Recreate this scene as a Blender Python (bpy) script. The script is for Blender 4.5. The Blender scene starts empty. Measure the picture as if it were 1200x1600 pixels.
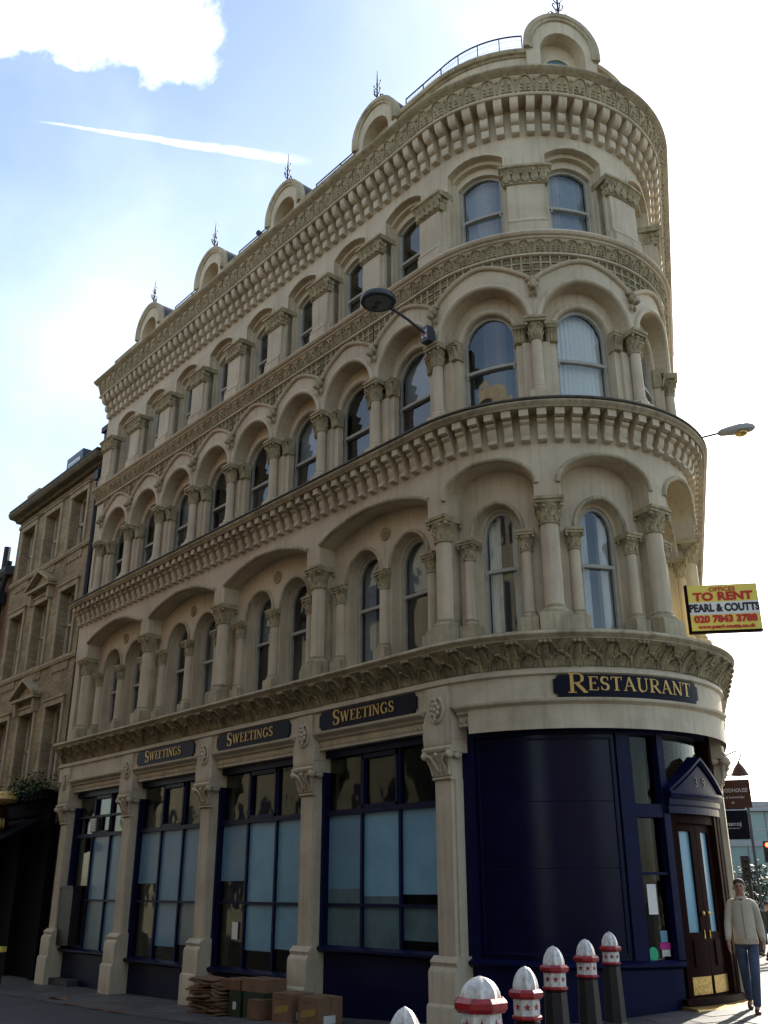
import bpy, bmesh, math, random
from math import sin, cos, pi, sqrt, radians, atan2, hypot
from mathutils import Vector, Matrix
random.seed(7)
K = 1.35                      # metres per modelling unit
SC = bpy.context.scene
COL = SC.collection

# ------------------------------------------------------------------ camera
cam = bpy.data.cameras.new('camera')
camo = bpy.data.objects.new('camera', cam); COL.objects.link(camo)
cr = Vector((0.65411158, 0.75639537, -0.00202039)); cu = Vector((0.281272, -0.24075564, 0.92893637)); cf = Vector((-0.70215675, 0.60819632, 0.37023389))
CAM = Vector((8.63982, -8.54016, 1.70519))
camo.matrix_world = Matrix(((cr.x, cu.x, -cf.x, CAM.x*K), (cr.y, cu.y, -cf.y, CAM.y*K), (cr.z, cu.z, -cf.z, CAM.z*K), (0, 0, 0, 1)))
cam.sensor_fit = 'VERTICAL'; cam.sensor_height = 36.0; cam.sensor_width = 27.0
cam.lens = 1474.07/1600*36
cam.clip_start = .05; cam.clip_end = 3000
SC.camera = camo

# ------------------------------------------------------------------ light
SUN_EL = 27.0
SUN_D = Vector((-0.27, 0.963, 0)).normalized()
SKY = .12
EXPO = 1.38
sund = Vector((SUN_D.x*cos(radians(SUN_EL)), SUN_D.y*cos(radians(SUN_EL)), sin(radians(SUN_EL))))
sl = bpy.data.lights.new('sun', 'SUN'); sl.energy = 4.0; sl.angle = radians(.5); sl.color = (1, .93, .82)
so = bpy.data.objects.new('sun', sl); COL.objects.link(so)
so.rotation_euler = sund.to_track_quat('Z', 'Y').to_euler()

W = bpy.data.worlds.new('World'); SC.world = W; W.use_nodes = True
nt = W.node_tree; N = nt.nodes; L = nt.links
N.clear()
def wn(t, **k):
    n = N.new(t)
    for a, b in k.items(): setattr(n, a, b)
    return n
def wmath(op, a, b=None, c=None, clamp=False):
    n = N.new('ShaderNodeMath'); n.operation = op; n.use_clamp = clamp
    for i, x in enumerate((a, b, c)):
        if x is None: continue
        if hasattr(x, 'links') or hasattr(x, 'is_linked'): L.new(x, n.inputs[i])
        else: n.inputs[i].default_value = x
    return n.outputs[0]
def wdot(v, d):
    n = N.new('ShaderNodeVectorMath'); n.operation = 'DOT_PRODUCT'; L.new(v, n.inputs[0]); n.inputs[1].default_value = d
    return n.outputs['Value']
def wramp(x, a, b, c=0.0, d=1.0):
    n = N.new('ShaderNodeMapRange'); n.interpolation_type = 'SMOOTHSTEP'; L.new(x, n.inputs[0])
    n.inputs[1].default_value = a; n.inputs[2].default_value = b; n.inputs[3].default_value = c; n.inputs[4].default_value = d
    return n.outputs[0]
out = wn('ShaderNodeOutputWorld'); bg = wn('ShaderNodeBackground')
sky = wn('ShaderNodeTexSky'); sky.sky_type = 'NISHITA'; sky.sun_disc = False
sky.sun_elevation = radians(SUN_EL); sky.sun_rotation = atan2(SUN_D.x, SUN_D.y)
sky.air_density = 1.0; sky.dust_density = 1.2; sky.ozone_density = 1.0; sky.altitude = 30
bg.inputs[1].default_value = SKY
tc = wn('ShaderNodeTexCoord'); vd = tc.outputs['Generated']
def pxdir(x, y): return (cf + cr*(x-600)/1474.07 - cu*(y-800)/1474.07).normalized()
nz = wn('ShaderNodeTexNoise'); nz.inputs['Scale'].default_value = 14.0; nz.inputs['Detail'].default_value = 9.0; nz.inputs['Roughness'].default_value = .6
L.new(vd, nz.inputs['Vector'])
nzl = wn('ShaderNodeTexNoise'); nzl.inputs['Scale'].default_value = 2.6; nzl.inputs['Detail'].default_value = 6.0
L.new(vd, nzl.inputs['Vector'])
cl = None
def cloud(x, y, rad, soft):
    d = wdot(vd, pxdir(x, y))
    a = wramp(d, cos(radians(rad+soft)), cos(radians(rad*.35)))
    s_ = wmath('MULTIPLY', wmath('ADD', a, wmath('MULTIPLY', wmath('SUBTRACT', nz.outputs['Fac'], .5), 2.6)), wramp(a, 0.0, .3))
    return wramp(s_, .30, 1.1)
for (x, y, r_, s_) in ((20, -30, 1.5, 3.2), (130, -40, 2.0, 3.4), (255, 25, 1.8, 3.0), (-420, 100, 4, 5), (350, -330, 4, 5), (900, -500, 6, 7)):
    c_ = cloud(x, y, r_, s_); cl = c_ if cl is None else wmath('MAXIMUM', cl, c_)
# soft thin veil over the whole sky
veil = wramp(nzl.outputs['Fac'], .36, .85, 0, .28)
# contrail
d1 = pxdir(30, 186); d2 = pxdir(470, 252); nn = d1.cross(d2).normalized(); mid = (d1+d2).normalized(); al = (d2-d1).normalized()
off = wmath('ABSOLUTE', wmath('ADD', wdot(vd, nn), wmath('MULTIPLY', wmath('SUBTRACT', nz.outputs['Fac'], .5), .006)))
t_ = wdot(vd, al)
ta = d1.dot(al); tb = d2.dot(al)
wd = wmath('MULTIPLY_ADD', wramp(t_, ta, tb), .0046, .0014)
ctr = wmath('SUBTRACT', 1.0, wmath('DIVIDE', off, wd), clamp=True)
ctr = wmath('MULTIPLY', wmath('MULTIPLY', ctr, wramp(t_, ta+.0, ta+.08)), wramp(t_, tb+.02, tb-.06))
ctr = wmath('MULTIPLY', wmath('MULTIPLY', ctr, .8, clamp=True), wramp(wdot(vd, mid), .9, .95))
nzf = wn('ShaderNodeTexNoise'); nzf.inputs['Scale'].default_value = 70.0; nzf.inputs['Detail'].default_value = 5.0; L.new(vd, nzf.inputs['Vector'])
ctr = wmath('MULTIPLY', ctr, wramp(nzf.outputs['Fac'], .30, .62, .35, 1.0))
tot = wmath('MAXIMUM', wmath('MAXIMUM', cl, ctr), veil)
mx = wn('ShaderNodeMix', data_type='RGBA'); L.new(tot, mx.inputs[0]); L.new(sky.outputs[0], mx.inputs[6]); mx.inputs[7].default_value = (9.5, 9.6, 9.8, 1)
L.new(mx.outputs[2], bg.inputs[0]); L.new(bg.outputs[0], out.inputs[0])

SC.view_settings.view_transform = 'Standard'; SC.view_settings.look = 'None'
SC.view_settings.exposure = EXPO; SC.view_settings.gamma = 1; SC.view_settings.use_curve_mapping = False
SC.cycles.max_bounces = 7; SC.cycles.transparent_max_bounces = 10
SC.cycles.use_denoising = True

# ------------------------------------------------------------------ materials
def mat(name, col, rough=.7, dark=None, scale=3.0, amt=.5, bump=.0, bscale=30, spec=.3, metal=0, streak=0, fine=None, coat=0, emit=None, estr=0):
    m = bpy.data.materials.new(name); m.use_nodes = True
    t = m.node_tree; nn_ = t.nodes; ln = t.links
    b = nn_['Principled BSDF']
    b.inputs['Base Color'].default_value = (*col, 1); b.inputs['Roughness'].default_value = rough
    b.inputs['Metallic'].default_value = metal; b.inputs['Specular IOR Level'].default_value = spec
    if coat: b.inputs['Coat Weight'].default_value = coat; b.inputs['Coat Roughness'].default_value = .08
    if emit: b.inputs['Emission Color'].default_value = (*emit, 1); b.inputs['Emission Strength'].default_value = estr
    if dark is None and not bump: return m
    g = nn_.new('ShaderNodeNewGeometry')
    if dark is not None:
        n1 = nn_.new('ShaderNodeTexNoise'); n1.inputs['Scale'].default_value = scale; n1.inputs['Detail'].default_value = 8; n1.inputs['Roughness'].default_value = .62
        ln.new(g.outputs['Position'], n1.inputs['Vector'])
        r = nn_.new('ShaderNodeMapRange'); r.inputs[1].default_value = .38; r.inputs[2].default_value = .72; r.inputs[4].default_value = amt
        ln.new(n1.outputs['Fac'], r.inputs[0]); fac = r.outputs[0]
        if streak:
            mp = nn_.new('ShaderNodeMapping'); mp.inputs['Scale'].default_value = (7, 7, .35); ln.new(g.outputs['Position'], mp.inputs[0])
            n2 = nn_.new('ShaderNodeTexNoise'); n2.inputs['Scale'].default_value = 1.6; n2.inputs['Detail'].default_value = 6; ln.new(mp.outputs[0], n2.inputs['Vector'])
            r2 = nn_.new('ShaderNodeMapRange'); r2.inputs[1].default_value = .5; r2.inputs[2].default_value = .78; r2.inputs[4].default_value = streak; ln.new(n2.outputs['Fac'], r2.inputs[0])
            ad = nn_.new('ShaderNodeMath'); ad.operation = 'ADD'; ad.use_clamp = True; ln.new(fac, ad.inputs[0]); ln.new(r2.outputs[0], ad.inputs[1]); fac = ad.outputs[0]
        mxn = nn_.new('ShaderNodeMix'); mxn.data_type = 'RGBA'; mxn.inputs[6].default_value = (*col, 1); mxn.inputs[7].default_value = (*dark, 1)
        ln.new(fac, mxn.inputs[0]); ln.new(mxn.outputs[2], b.inputs['Base Color'])
    if bump:
        n3 = nn_.new('ShaderNodeTexNoise'); n3.inputs['Scale'].default_value = bscale; n3.inputs['Detail'].default_value = 5; ln.new(g.outputs['Position'], n3.inputs['Vector'])
        bp = nn_.new('ShaderNodeBump'); bp.inputs['Strength'].default_value = bump; bp.inputs['Distance'].default_value = .02
        ln.new(n3.outputs['Fac'], bp.inputs['Height']); ln.new(bp.outputs[0], b.inputs['Normal'])
    return m

M = {}
M['stone'] = mat('painted_stucco', (.56, .472, .33), .82, (.285, .225, .142), 1.0, .55, .12, 22, streak=.42)
M['stone2'] = mat('weathered_stucco', (.46, .39, .255), .85, (.17, .135, .082), 1.6, .75, .2, 18, streak=.6)
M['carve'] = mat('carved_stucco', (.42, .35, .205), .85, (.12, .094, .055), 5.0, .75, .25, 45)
M['carve_dark'] = mat('sooty_shaded_carving', (.35, .29, .165), .85, (.07, .055, .035), 3.0, .85, .3, 40, streak=.4)  # soot on the cornice leaves, painted recess shade on the rosettes
M['shop'] = mat('cream_paint', (.55, .475, .34), .7, (.28, .23, .15), 1.8, .55, .10, 25, streak=.4)
M['lead'] = mat('dark_lead', (.07, .062, .05), .75, (.16, .13, .09), 6, .6, .2, 25)
M['sash'] = mat('grey_painted_sash', (.40, .385, .33), .6, (.25, .24, .2), 6, .6)
M['navy'] = mat('navy_gloss_paint', (.0028, .0036, .026), .24, (.002, .0025, .014), 2.0, .8, .10, 2.5, spec=.16)
M['navy2'] = mat('navy_matt_paint', (.004, .006, .042), .4, (.002, .003, .014), 4, .7, .05, 30, spec=.14)
M['board'] = mat('sign_board_paint', (.005, .006, .016), .5, spec=.12)
M['gold'] = mat('gold_leaf_paint', (.55, .36, .11), .42, (.42, .27, .07), 12, .6, metal=.25)
M['dimgold'] = mat('dark_gold', (.20, .15, .07), .5)  # darker gold for the door numerals
M['film'] = mat('blue_window_film', (.17, .36, .47), .4, (.115, .26, .36), 1.3, .9, spec=.35, coat=.25)
M['filmB'] = mat('blue_window_film_dull', (.115, .245, .34), .42, (.08, .175, .255), 1.5, .8, spec=.35, coat=.25)
M['film2'] = mat('blue_obscured_glass', (.085, .165, .185), .34, (.045, .085, .095), 2.2, .9, spec=.4, coat=.3)
M['dark'] = mat('dark_interior', (.022, .02, .018), .9)
M['room'] = mat('room_wall', (.12, .125, .12), .9)
M['blind'] = mat('pale_blind', (.74, .74, .70), .8, (.6, .6, .56), 8, .5)
M['curtain'] = mat('grey_curtain', (.30, .33, .36), .85, (.2, .22, .25), 6, .6)
M['wood'] = mat('brown_varnished_wood', (.016, .0045, .003), .6, (.006, .002, .002), 7, .7, .06, 30, spec=.03)
M['brass'] = mat('worn_brass', (.62, .43, .14), .38, (.12, .07, .025), 22, .75, metal=.8)
M['iron'] = mat('black_iron', (.012, .012, .018), .5)
M['slate'] = mat('slate', (.05, .05, .055), .7, (.09, .085, .08), 7, .7, .2, 20)
M['white'] = mat('white_gloss_paint', (.66, .65, .61), .32, (.16, .145, .125), 26, .6, .06, 40, spec=.5, streak=.3)
M['red'] = mat('red_gloss_paint', (.38, .012, .02), .32, (.09, .012, .012), 26, .95, .06, 40, spec=.5)
M['black'] = mat('black_paint', (.010, .010, .011), .45, (.03, .028, .025), 12, .4, .05, 25)
M['lampgrey'] = mat('dark_blue_grey_metal', (.035, .042, .055), .4, spec=.5)
M['lens'] = mat('lamp_lens', (.16, .18, .16), .25, (.1, .11, .1), 10, .5, spec=.5)
M['yellow'] = mat('yellow_board', (.82, .66, .12), .5)
M['paper'] = mat('white_print', (.78, .76, .70), .6)
M['signred'] = mat('red_print', (.55, .03, .02), .5)
M['signblack'] = mat('black_print', (.02, .02, .02), .5)
M['card'] = mat('cardboard', (.19, .105, .055), .85, (.10, .055, .03), 5, .7, .08, 30)
M['card2'] = mat('brown_carton', (.21, .125, .068), .85, (.12, .07, .038), 4, .6, .06, 30)
M['greenbox'] = mat('green_crate', (.022, .04, .018), .6, (.012, .02, .011), 6, .6)
M['label'] = mat('white_label', (.6, .6, .56), .7)
M['orange'] = mat('orange_spray_paint', (.30, .075, .03), .8, (.07, .05, .045), 9, .9)
M['leafg'] = mat('leaf_green', (.035, .085, .018), .6, (.015, .035, .01), 8, .8)
M['skin'] = mat('skin', (.36, .19, .12), .55, (.30, .15, .09), 20, .4)
M['hair'] = mat('dark_cropped_hair', (.045, .032, .024), .8)
M['jacket'] = mat('beige_jacket', (.46, .41, .32), .8, (.36, .31, .23), 6, .6, .55, 7)
M['hem'] = mat('ribbed_hem', (.40, .34, .24), .85, (.3, .25, .17), 30, .6)
M['jeans'] = mat('blue_jeans', (.05, .07, .115), .85, (.022, .032, .055), 5, .7, .5, 9)
M['shoe'] = mat('brown_shoe', (.10, .045, .022), .5)
M['darkcloth'] = mat('dark_cloth', (.025, .026, .03), .85)
M['greycloth'] = mat('grey_cloth', (.17, .175, .18), .85)
M['signbrown'] = mat('brown_sign_paint', (.075, .026, .018), .5)
M['sgrey'] = mat('pale_concrete', (.36, .35, .33), .8, (.27, .26, .25), 2, .6)
M['glassgreen'] = mat('green_tinted_glazing', (.18, .28, .25), .2, (.12, .2, .18), .4, .7, spec=.5)
M['redlight'] = mat('red_signal', (.6, .02, .01), .4, emit=(1, .05, .02), estr=6)

def glass_mat(name, tint, base):
    m = bpy.data.materials.new(name); m.use_nodes = True
    t = m.node_tree; n_ = t.nodes; ln = t.links; n_.clear()
    o = n_.new('ShaderNodeOutputMaterial'); mixs = n_.new('ShaderNodeMixShader')
    tr = n_.new('ShaderNodeBsdfTransparent'); tr.inputs[0].default_value = (*tint, 1)
    gl = n_.new('ShaderNodeBsdfGlossy'); gl.inputs['Roughness'].default_value = .03; gl.inputs[0].default_value = (.9, .92, .9, 1)
    g = n_.new('ShaderNodeNewGeometry')
    nz_ = n_.new('ShaderNodeTexNoise'); nz_.inputs['Scale'].default_value = 1.4; nz_.inputs['Detail'].default_value = 2; ln.new(g.outputs['Position'], nz_.inputs['Vector'])
    bp = n_.new('ShaderNodeBump'); bp.inputs['Strength'].default_value = .25; bp.inputs['Distance'].default_value = .03; ln.new(nz_.outputs['Fac'], bp.inputs['Height']); ln.new(bp.outputs[0], gl.inputs['Normal'])
    dt = n_.new('ShaderNodeVectorMath'); dt.operation = 'DOT_PRODUCT'; ln.new(g.outputs['Normal'], dt.inputs[0]); ln.new(g.outputs['Incoming'], dt.inputs[1])
    def mm(op, a, b_=None):
        q = n_.new('ShaderNodeMath'); q.operation = op
        for i_, x in enumerate((a, b_)):
            if x is None: continue
            if isinstance(x, (int, float)): q.inputs[i_].default_value = x
            else: ln.new(x, q.inputs[i_])
        return q.outputs[0]
    f = mm('SUBTRACT', 1.0, mm('ABSOLUTE', dt.outputs['Value'])); f = mm('POWER', f, 4.0)
    f = mm('ADD', mm('MULTIPLY', f, 1-base), base)
    ln.new(f, mixs.inputs[0]); ln.new(tr.outputs[0], mixs.inputs[1]); ln.new(gl.outputs[0], mixs.inputs[2]); ln.new(mixs.outputs[0], o.inputs[0])
    return m
M['glass'] = glass_mat('window_glass', (.84, .87, .85), .095)
M['shopglass'] = glass_mat('shop_glass', (.6, .62, .6), .016)

def brick_mat(name, c1, c2, mortar):
    m = mat(name, c1, .9); t = m.node_tree; n_ = t.nodes; ln = t.links; b = n_['Principled BSDF']
    g = n_.new('ShaderNodeNewGeometry')
    sp = n_.new('ShaderNodeSeparateXYZ'); ln.new(g.outputs['Position'], sp.inputs[0])
    ad = n_.new('ShaderNodeMath'); ln.new(sp.outputs['X'], ad.inputs[0]); ln.new(sp.outputs['Y'], ad.inputs[1])
    cb = n_.new('ShaderNodeCombineXYZ'); ln.new(ad.outputs[0], cb.inputs[0]); ln.new(sp.outputs['Z'], cb.inputs[1])
    br = n_.new('ShaderNodeTexBrick'); br.inputs['Scale'].default_value = 1.0; br.inputs['Brick Width'].default_value = .235; br.inputs['Row Height'].default_value = .082
    br.inputs['Mortar Size'].default_value = .008; br.inputs['Color1'].default_value = (*c1, 1); br.inputs['Color2'].default_value = (*c2, 1); br.inputs['Mortar'].default_value = (*mortar, 1)
    ln.new(cb.outputs[0], br.inputs['Vector'])
    nz_ = n_.new('ShaderNodeTexNoise'); nz_.inputs['Scale'].default_value = 1.1; nz_.inputs['Detail'].default_value = 7; ln.new(g.outputs['Position'], nz_.inputs['Vector'])
    r = n_.new('ShaderNodeMapRange'); r.inputs[1].default_value = .4; r.inputs[2].default_value = .75; r.inputs[3].default_value = 1.05; r.inputs[4].default_value = .55; ln.new(nz_.outputs['Fac'], r.inputs[0])
    mx_ = n_.new('ShaderNodeVectorMath'); mx_.operation = 'SCALE'; ln.new(br.outputs['Color'], mx_.inputs[0]); ln.new(r.outputs[0], mx_.inputs['Scale'])
    ln.new(mx_.outputs[0], b.inputs['Base Color'])
    bp = n_.new('ShaderNodeBump'); bp.inputs['Strength'].default_value = .6; bp.inputs['Distance'].default_value = .01; bp.invert = True; ln.new(br.outputs['Fac'], bp.inputs['Height']); ln.new(bp.outputs[0], b.inputs['Normal'])
    return m
M['brick'] = brick_mat('yellow_stock_brick', (.39, .30, .17), (.27, .20, .11), (.22, .18, .12))
M['redbrick'] = brick_mat('orange_brick', (.26, .135, .07), (.2, .10, .055), (.25, .18, .12))
M['nstone'] = mat('brown_sandstone', (.40, .33, .20), .85, (.18, .14, .08), 2.2, .7, .15, 25, streak=.4)
M['dimstone'] = mat('dark_stone', (.16, .145, .10), .85, (.08, .065, .05), 1.0, .7)  # dark tone keeps the sunlit facades opposite dim in reflections
M['oldcornice'] = mat('mossy_dark_stone', (.16, .135, .08), .9, (.06, .055, .035), 3, .8, .2, 25)
M['asphalt'] = mat('worn_asphalt', (.055, .053, .052), .72, (.028, .027, .027), .9, .8, .35, 60, spec=.35)
M['paving2'] = mat('dark_paving', (.085, .08, .077), .55, (.04, .038, .037), 2.2, .8, .2, 40, spec=.4)
M['paving'] = mat('grey_paving', (.11, .105, .10), .5, (.05, .048, .046), 1.6, .8, .2, 40, spec=.45)

# ------------------------------------------------------------------ geometry
R = 2.115; T = radians(122.3); SA = R*T
WB = 2.816; B = 1.5556
ENDP = (R*sin(T), R - R*cos(T))
def path(s):
    if s <= 0: return (s, 0.0), (0.0, -1.0), 0.0
    if s <= SA:
        t = s/R; return (R*sin(t), R-R*cos(t)), (sin(t), -cos(t)), t
    d = s-SA
    return (ENDP[0]+cos(T)*d, ENDP[1]+sin(T)*d), (sin(T), -cos(T)), T
def gz(x, y):
    q = x + .6*max(y-.5, 0) if y < 4 else x+2.1
    q = q if q < 2.3 else 2.3+.5*(1-math.exp(-(q-2.3)/.5))
    return -.06+.3*math.exp(q/4.9)

class G:
    def __init__(s, mode='path', bent=False):
        s.v = []; s.f = []; s.mode = mode; s.bent = bent
    def add(s, a, o, z):
        if s.mode == 'path':
            (x, y), (nx, ny), _ = path(a); s.v.append((x+nx*o, y+ny*o, z))
        elif s.mode == 'loc':
            if s.bent:
                t = a/R; s.v.append(((R+o)*sin(t), R-(R+o)*cos(t), z))
            else: s.v.append((a, -o, z))
        else: s.v.append((a, o, z))
        return len(s.v)-1
    def samples(s, a0, a1, step=.1):
        if s.mode == 'path':
            br = [a0]+[b for b in (0.0, SA) if a0 < b < a1]+[a1]; outl = [a0]
            for p, q in zip(br, br[1:]):
                n = max(1, int(math.ceil((q-p)/step))) if (p+q)/2 > 0 and (p+q)/2 < SA else 1
                outl += [p+(q-p)*i/n for i in range(1, n+1)]
            return outl
        if s.mode == 'loc' and s.bent:
            n = max(1, int(math.ceil((a1-a0)/step))); return [a0+(a1-a0)*i/n for i in range(n+1)]
        return [a0, a1]
    def grid(s, rows, wrap=False):
        n = len(rows[0])
        for r0, r1 in zip(rows, rows[1:]):
            for i in range(n if wrap else n-1):
                j = (i+1) % n; s.f.append((r0[i], r0[j], r1[j], r1[i]))
    def sweep(s, prof, a0, a1, closed=False, caps=True, step=.1):
        rows = [[s.add(a, o, z) for o, z in prof] for a in s.samples(a0, a1, step)]
        s.grid(rows, closed)
        if caps: s.f.append(tuple(rows[0])); s.f.append(tuple(reversed(rows[-1])))
    def box(s, a0, a1, o0, o1, z0, z1, step=.1):
        s.sweep([(o0, z0), (o1, z0), (o1, z1), (o0, z1)], a0, a1, True, True, step)
    def quad(s, p): s.f.append(tuple(s.add(*q) for q in p))
    def strip(s, a0, a1, o, z0, z1):
        if a1-a0 < 1e-5 or z1-z0 < 1e-5: return
        s.grid([[s.add(a, o, z0), s.add(a, o, z1)] for a in s.samples(a0, a1)])
    def lathe(s, ca, co, prof, n=12, cap=True, a0=0, a1=2*pi):
        full = abs(a1-a0-2*pi) < 1e-6; m = n if full else n+1
        rows = [[s.add(ca+r*cos(a0+(a1-a0)*i/n), co+r*sin(a0+(a1-a0)*i/n), z) for i in range(m)] for r, z in prof]
        s.grid(rows, full)
        if cap and full: s.f.append(tuple(reversed(rows[0]))); s.f.append(tuple(rows[-1]))
    def blob(s, ca, co, cz, ra, ro, rz, n=7, m=5):
        rows = []
        for j in range(1, m):
            ph = pi*j/m
            rows.append([s.add(ca+ra*sin(ph)*cos(2*pi*i/n), co+ro*sin(ph)*sin(2*pi*i/n), cz+rz*cos(ph)) for i in range(n)])
        s.grid(rows, True)
        a = s.add(ca, co, cz+rz); b = s.add(ca, co, cz-rz)
        for i in range(n):
            s.f.append((a, rows[0][i], rows[0][(i+1) % n])); s.f.append((b, rows[-1][(i+1) % n], rows[-1][i]))
    def tube(s, pts, r, n=5, caps=True):
        pts = [Vector(p) for p in pts]; rows = []; up = None
        for i, p in enumerate(pts):
            d = (pts[min(i+1, len(pts)-1)]-pts[max(i-1, 0)]).normalized()
            if up is None:
                up = Vector((0, 0, 1)) if abs(d.z) < .9 else Vector((0, 1, 0))
            x = d.cross(up)
            x = x.normalized() if x.length > 1e-6 else Vector((1, 0, 0)); y = x.cross(d).normalized(); up = y
            rr = r[i] if isinstance(r, (list, tuple)) else r
            rows.append([s.add(*(p+x*rr*cos(2*pi*k/n)+y*rr*sin(2*pi*k/n))) for k in range(n)])
        s.grid(rows, True)
        if caps: s.f.append(tuple(reversed(rows[0]))); s.f.append(tuple(rows[-1]))
    def poly_a(s, pts, o0, o1):     # polygon in (a,z), extruded o0..o1
        f = [s.add(a, o1, z) for a, z in pts]; b = [s.add(a, o0, z) for a, z in pts]
        s.f.append(tuple(f)); s.f.append(tuple(reversed(b))); n = len(pts)
        for i in range(n): s.f.append((b[i], b[(i+1) % n], f[(i+1) % n], f[i]))
    def xbox(s, c, sx, sy, sz, rz=0):
        cx, cy, cz = c; p = []
        for dz in (0, sz):
            for dx, dy in ((-sx/2, -sy/2), (sx/2, -sy/2), (sx/2, sy/2), (-sx/2, sy/2)):
                p.append(s.add(cx+dx*cos(rz)-dy*sin(rz), cy+dx*sin(rz)+dy*cos(rz), cz+dz))
        a = p
        for q in ((3, 2, 1, 0), (4, 5, 6, 7), (0, 1, 5, 4), (1, 2, 6, 5), (2, 3, 7, 6), (3, 0, 4, 7)): s.f.append(tuple(a[i] for i in q))

def to_mesh(name, g, m, smooth=None, scale=K):
    me = bpy.data.meshes.new(name)
    me.from_pydata([(x*scale, y*scale, z*scale) for x, y, z in g.v], [], g.f)
    bm = bmesh.new(); bm.from_mesh(me); bmesh.ops.recalc_face_normals(bm, faces=bm.faces); bm.to_mesh(me); bm.free()
    if m is not None: me.materials.append(m)
    if smooth:
        me.polygons.foreach_set('use_smooth', [True]*len(me.polygons)); me.set_sharp_from_angle(angle=radians(smooth))
    return me
def link(name, me, parent=None, loc=None, rz=0):
    o = bpy.data.objects.new(name, me); COL.objects.link(o)
    if parent is not None: o.parent = parent
    if loc is not None: o.location = tuple(c*K for c in loc)
    if rz: o.rotation_euler = (0, 0, rz)
    return o
def obj(name, g, m, parent=None, smooth=None, loc=None, rz=0, scale=K):
    return link(name, to_mesh(name, g, m, smooth, scale), parent, loc, rz)
def tag(o, label, cat, group=None):
    o['label'] = label; o['category'] = cat
    if group: o['group'] = group
    return o
def struct(o, kind='structure', label=None):
    o['kind'] = kind
    if label: o['label'] = label
    return o
def thing(name, label, cat, loc=(0, 0, 0), rz=0, group=None):
    return tag(link(name, None, None, loc, rz), label, cat, group)
class Placer:      # shares one mesh between the straight wall and one between the curved wall
    def __init__(s, name, fn, m, smooth=None):
        s.c = {}; s.name = name; s.fn = fn; s.m = m; s.sm = smooth
    def at(s, a, parent, key=None):
        bent = 0 < a < SA
        k = (bent, key)
        if k not in s.c:
            g = G('loc', bent); s.fn(g) if key is None else s.fn(g, key)
            s.c[k] = to_mesh(s.name, g, s.m, s.sm)
        (x, y), _, t = path(a)
        return link(s.name, s.c[k], parent, (x, y, 0), t)
    def sub(s, parent, bent, key=None):   # as a child of a placed part, same local frame
        k = (bent, key)
        if k not in s.c:
            g = G('loc', bent); s.fn(g) if key is None else s.fn(g, key)
            s.c[k] = to_mesh(s.name, g, s.m, s.sm)
        return link(s.name, s.c[k], parent)

# arches -------------------------------------------------------------
def arch_pts(c, hw, zs, rise, kind='semi', n=18):
    p = []
    for i in range(n+1):
        u = -cos(pi*i/n)
        if kind == 'semi': z = zs+rise*sqrt(max(0, 1-u*u))
        else:
            rr = (hw*hw+rise*rise)/(2*rise); z = zs+sqrt(max(0, rr*rr-(u*hw)**2))-(rr-rise)
        p.append((c+u*hw, z))
    return p
def hood_pts(c, hw, zs, rise, n=22):
    return [(c+hw*(2*i/n-1), zs+rise*(1-abs(2*i/n-1)**1.65)) for i in range(n+1)]
def wall_open(g, a0, a1, z0, z1, opens, o):   # opens: list of (pts, zsill) left to right
    x = a0
    for pts, zs in opens:
        g.strip(x, pts[0][0], o, z0, z1)
        if zs > z0: g.strip(pts[0][0], pts[-1][0], o, z0, zs)
        for p, q in zip(pts, pts[1:]): g.quad([(p[0], o, p[1]), (q[0], o, q[1]), (q[0], o, z1), (p[0], o, z1)])
        x = pts[-1][0]
    g.strip(x, a1, o, z0, z1)
def reveal(g, pts, zs, of, ob, sill=True):
    full = [(pts[0][0], zs)]+pts+[(pts[-1][0], zs)] if zs < pts[0][1]-1e-6 else list(pts)
    g.grid([[g.add(a, of, z), g.add(a, ob, z)] for a, z in full])
    if sill: g.grid([[g.add(a, of, zs), g.add(a, ob, zs)] for a in g.samples(pts[0][0], pts[-1][0])])
def band(g, pts, prof, closed=False):       # prof: (n,o) swept along pts, n = outward
    rows = []
    for i, p in enumerate(pts):
        a = pts[max(i-1, 0)]; b = pts[min(i+1, len(pts)-1)]
        dx, dz = b[0]-a[0], b[1]-a[1]; l = hypot(dx, dz) or 1
        nx, nz_ = -dz/l, dx/l
        rows.append([g.add(p[0]+nx*n, o, p[1]+nz_*n) for n, o in prof])
    g.grid(rows, closed)
    g.f.append(tuple(rows[0])); g.f.append(tuple(reversed(rows[-1])))
def roll(w, o, d):      # half-round moulding profile on wall at o, width w, projecting d
    return [(0, o-.01)]+[(w/2-w/2*cos(pi*i/6), o+d*sin(pi*i/6)) for i in range(7)]+[(w, o-.01)]

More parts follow.
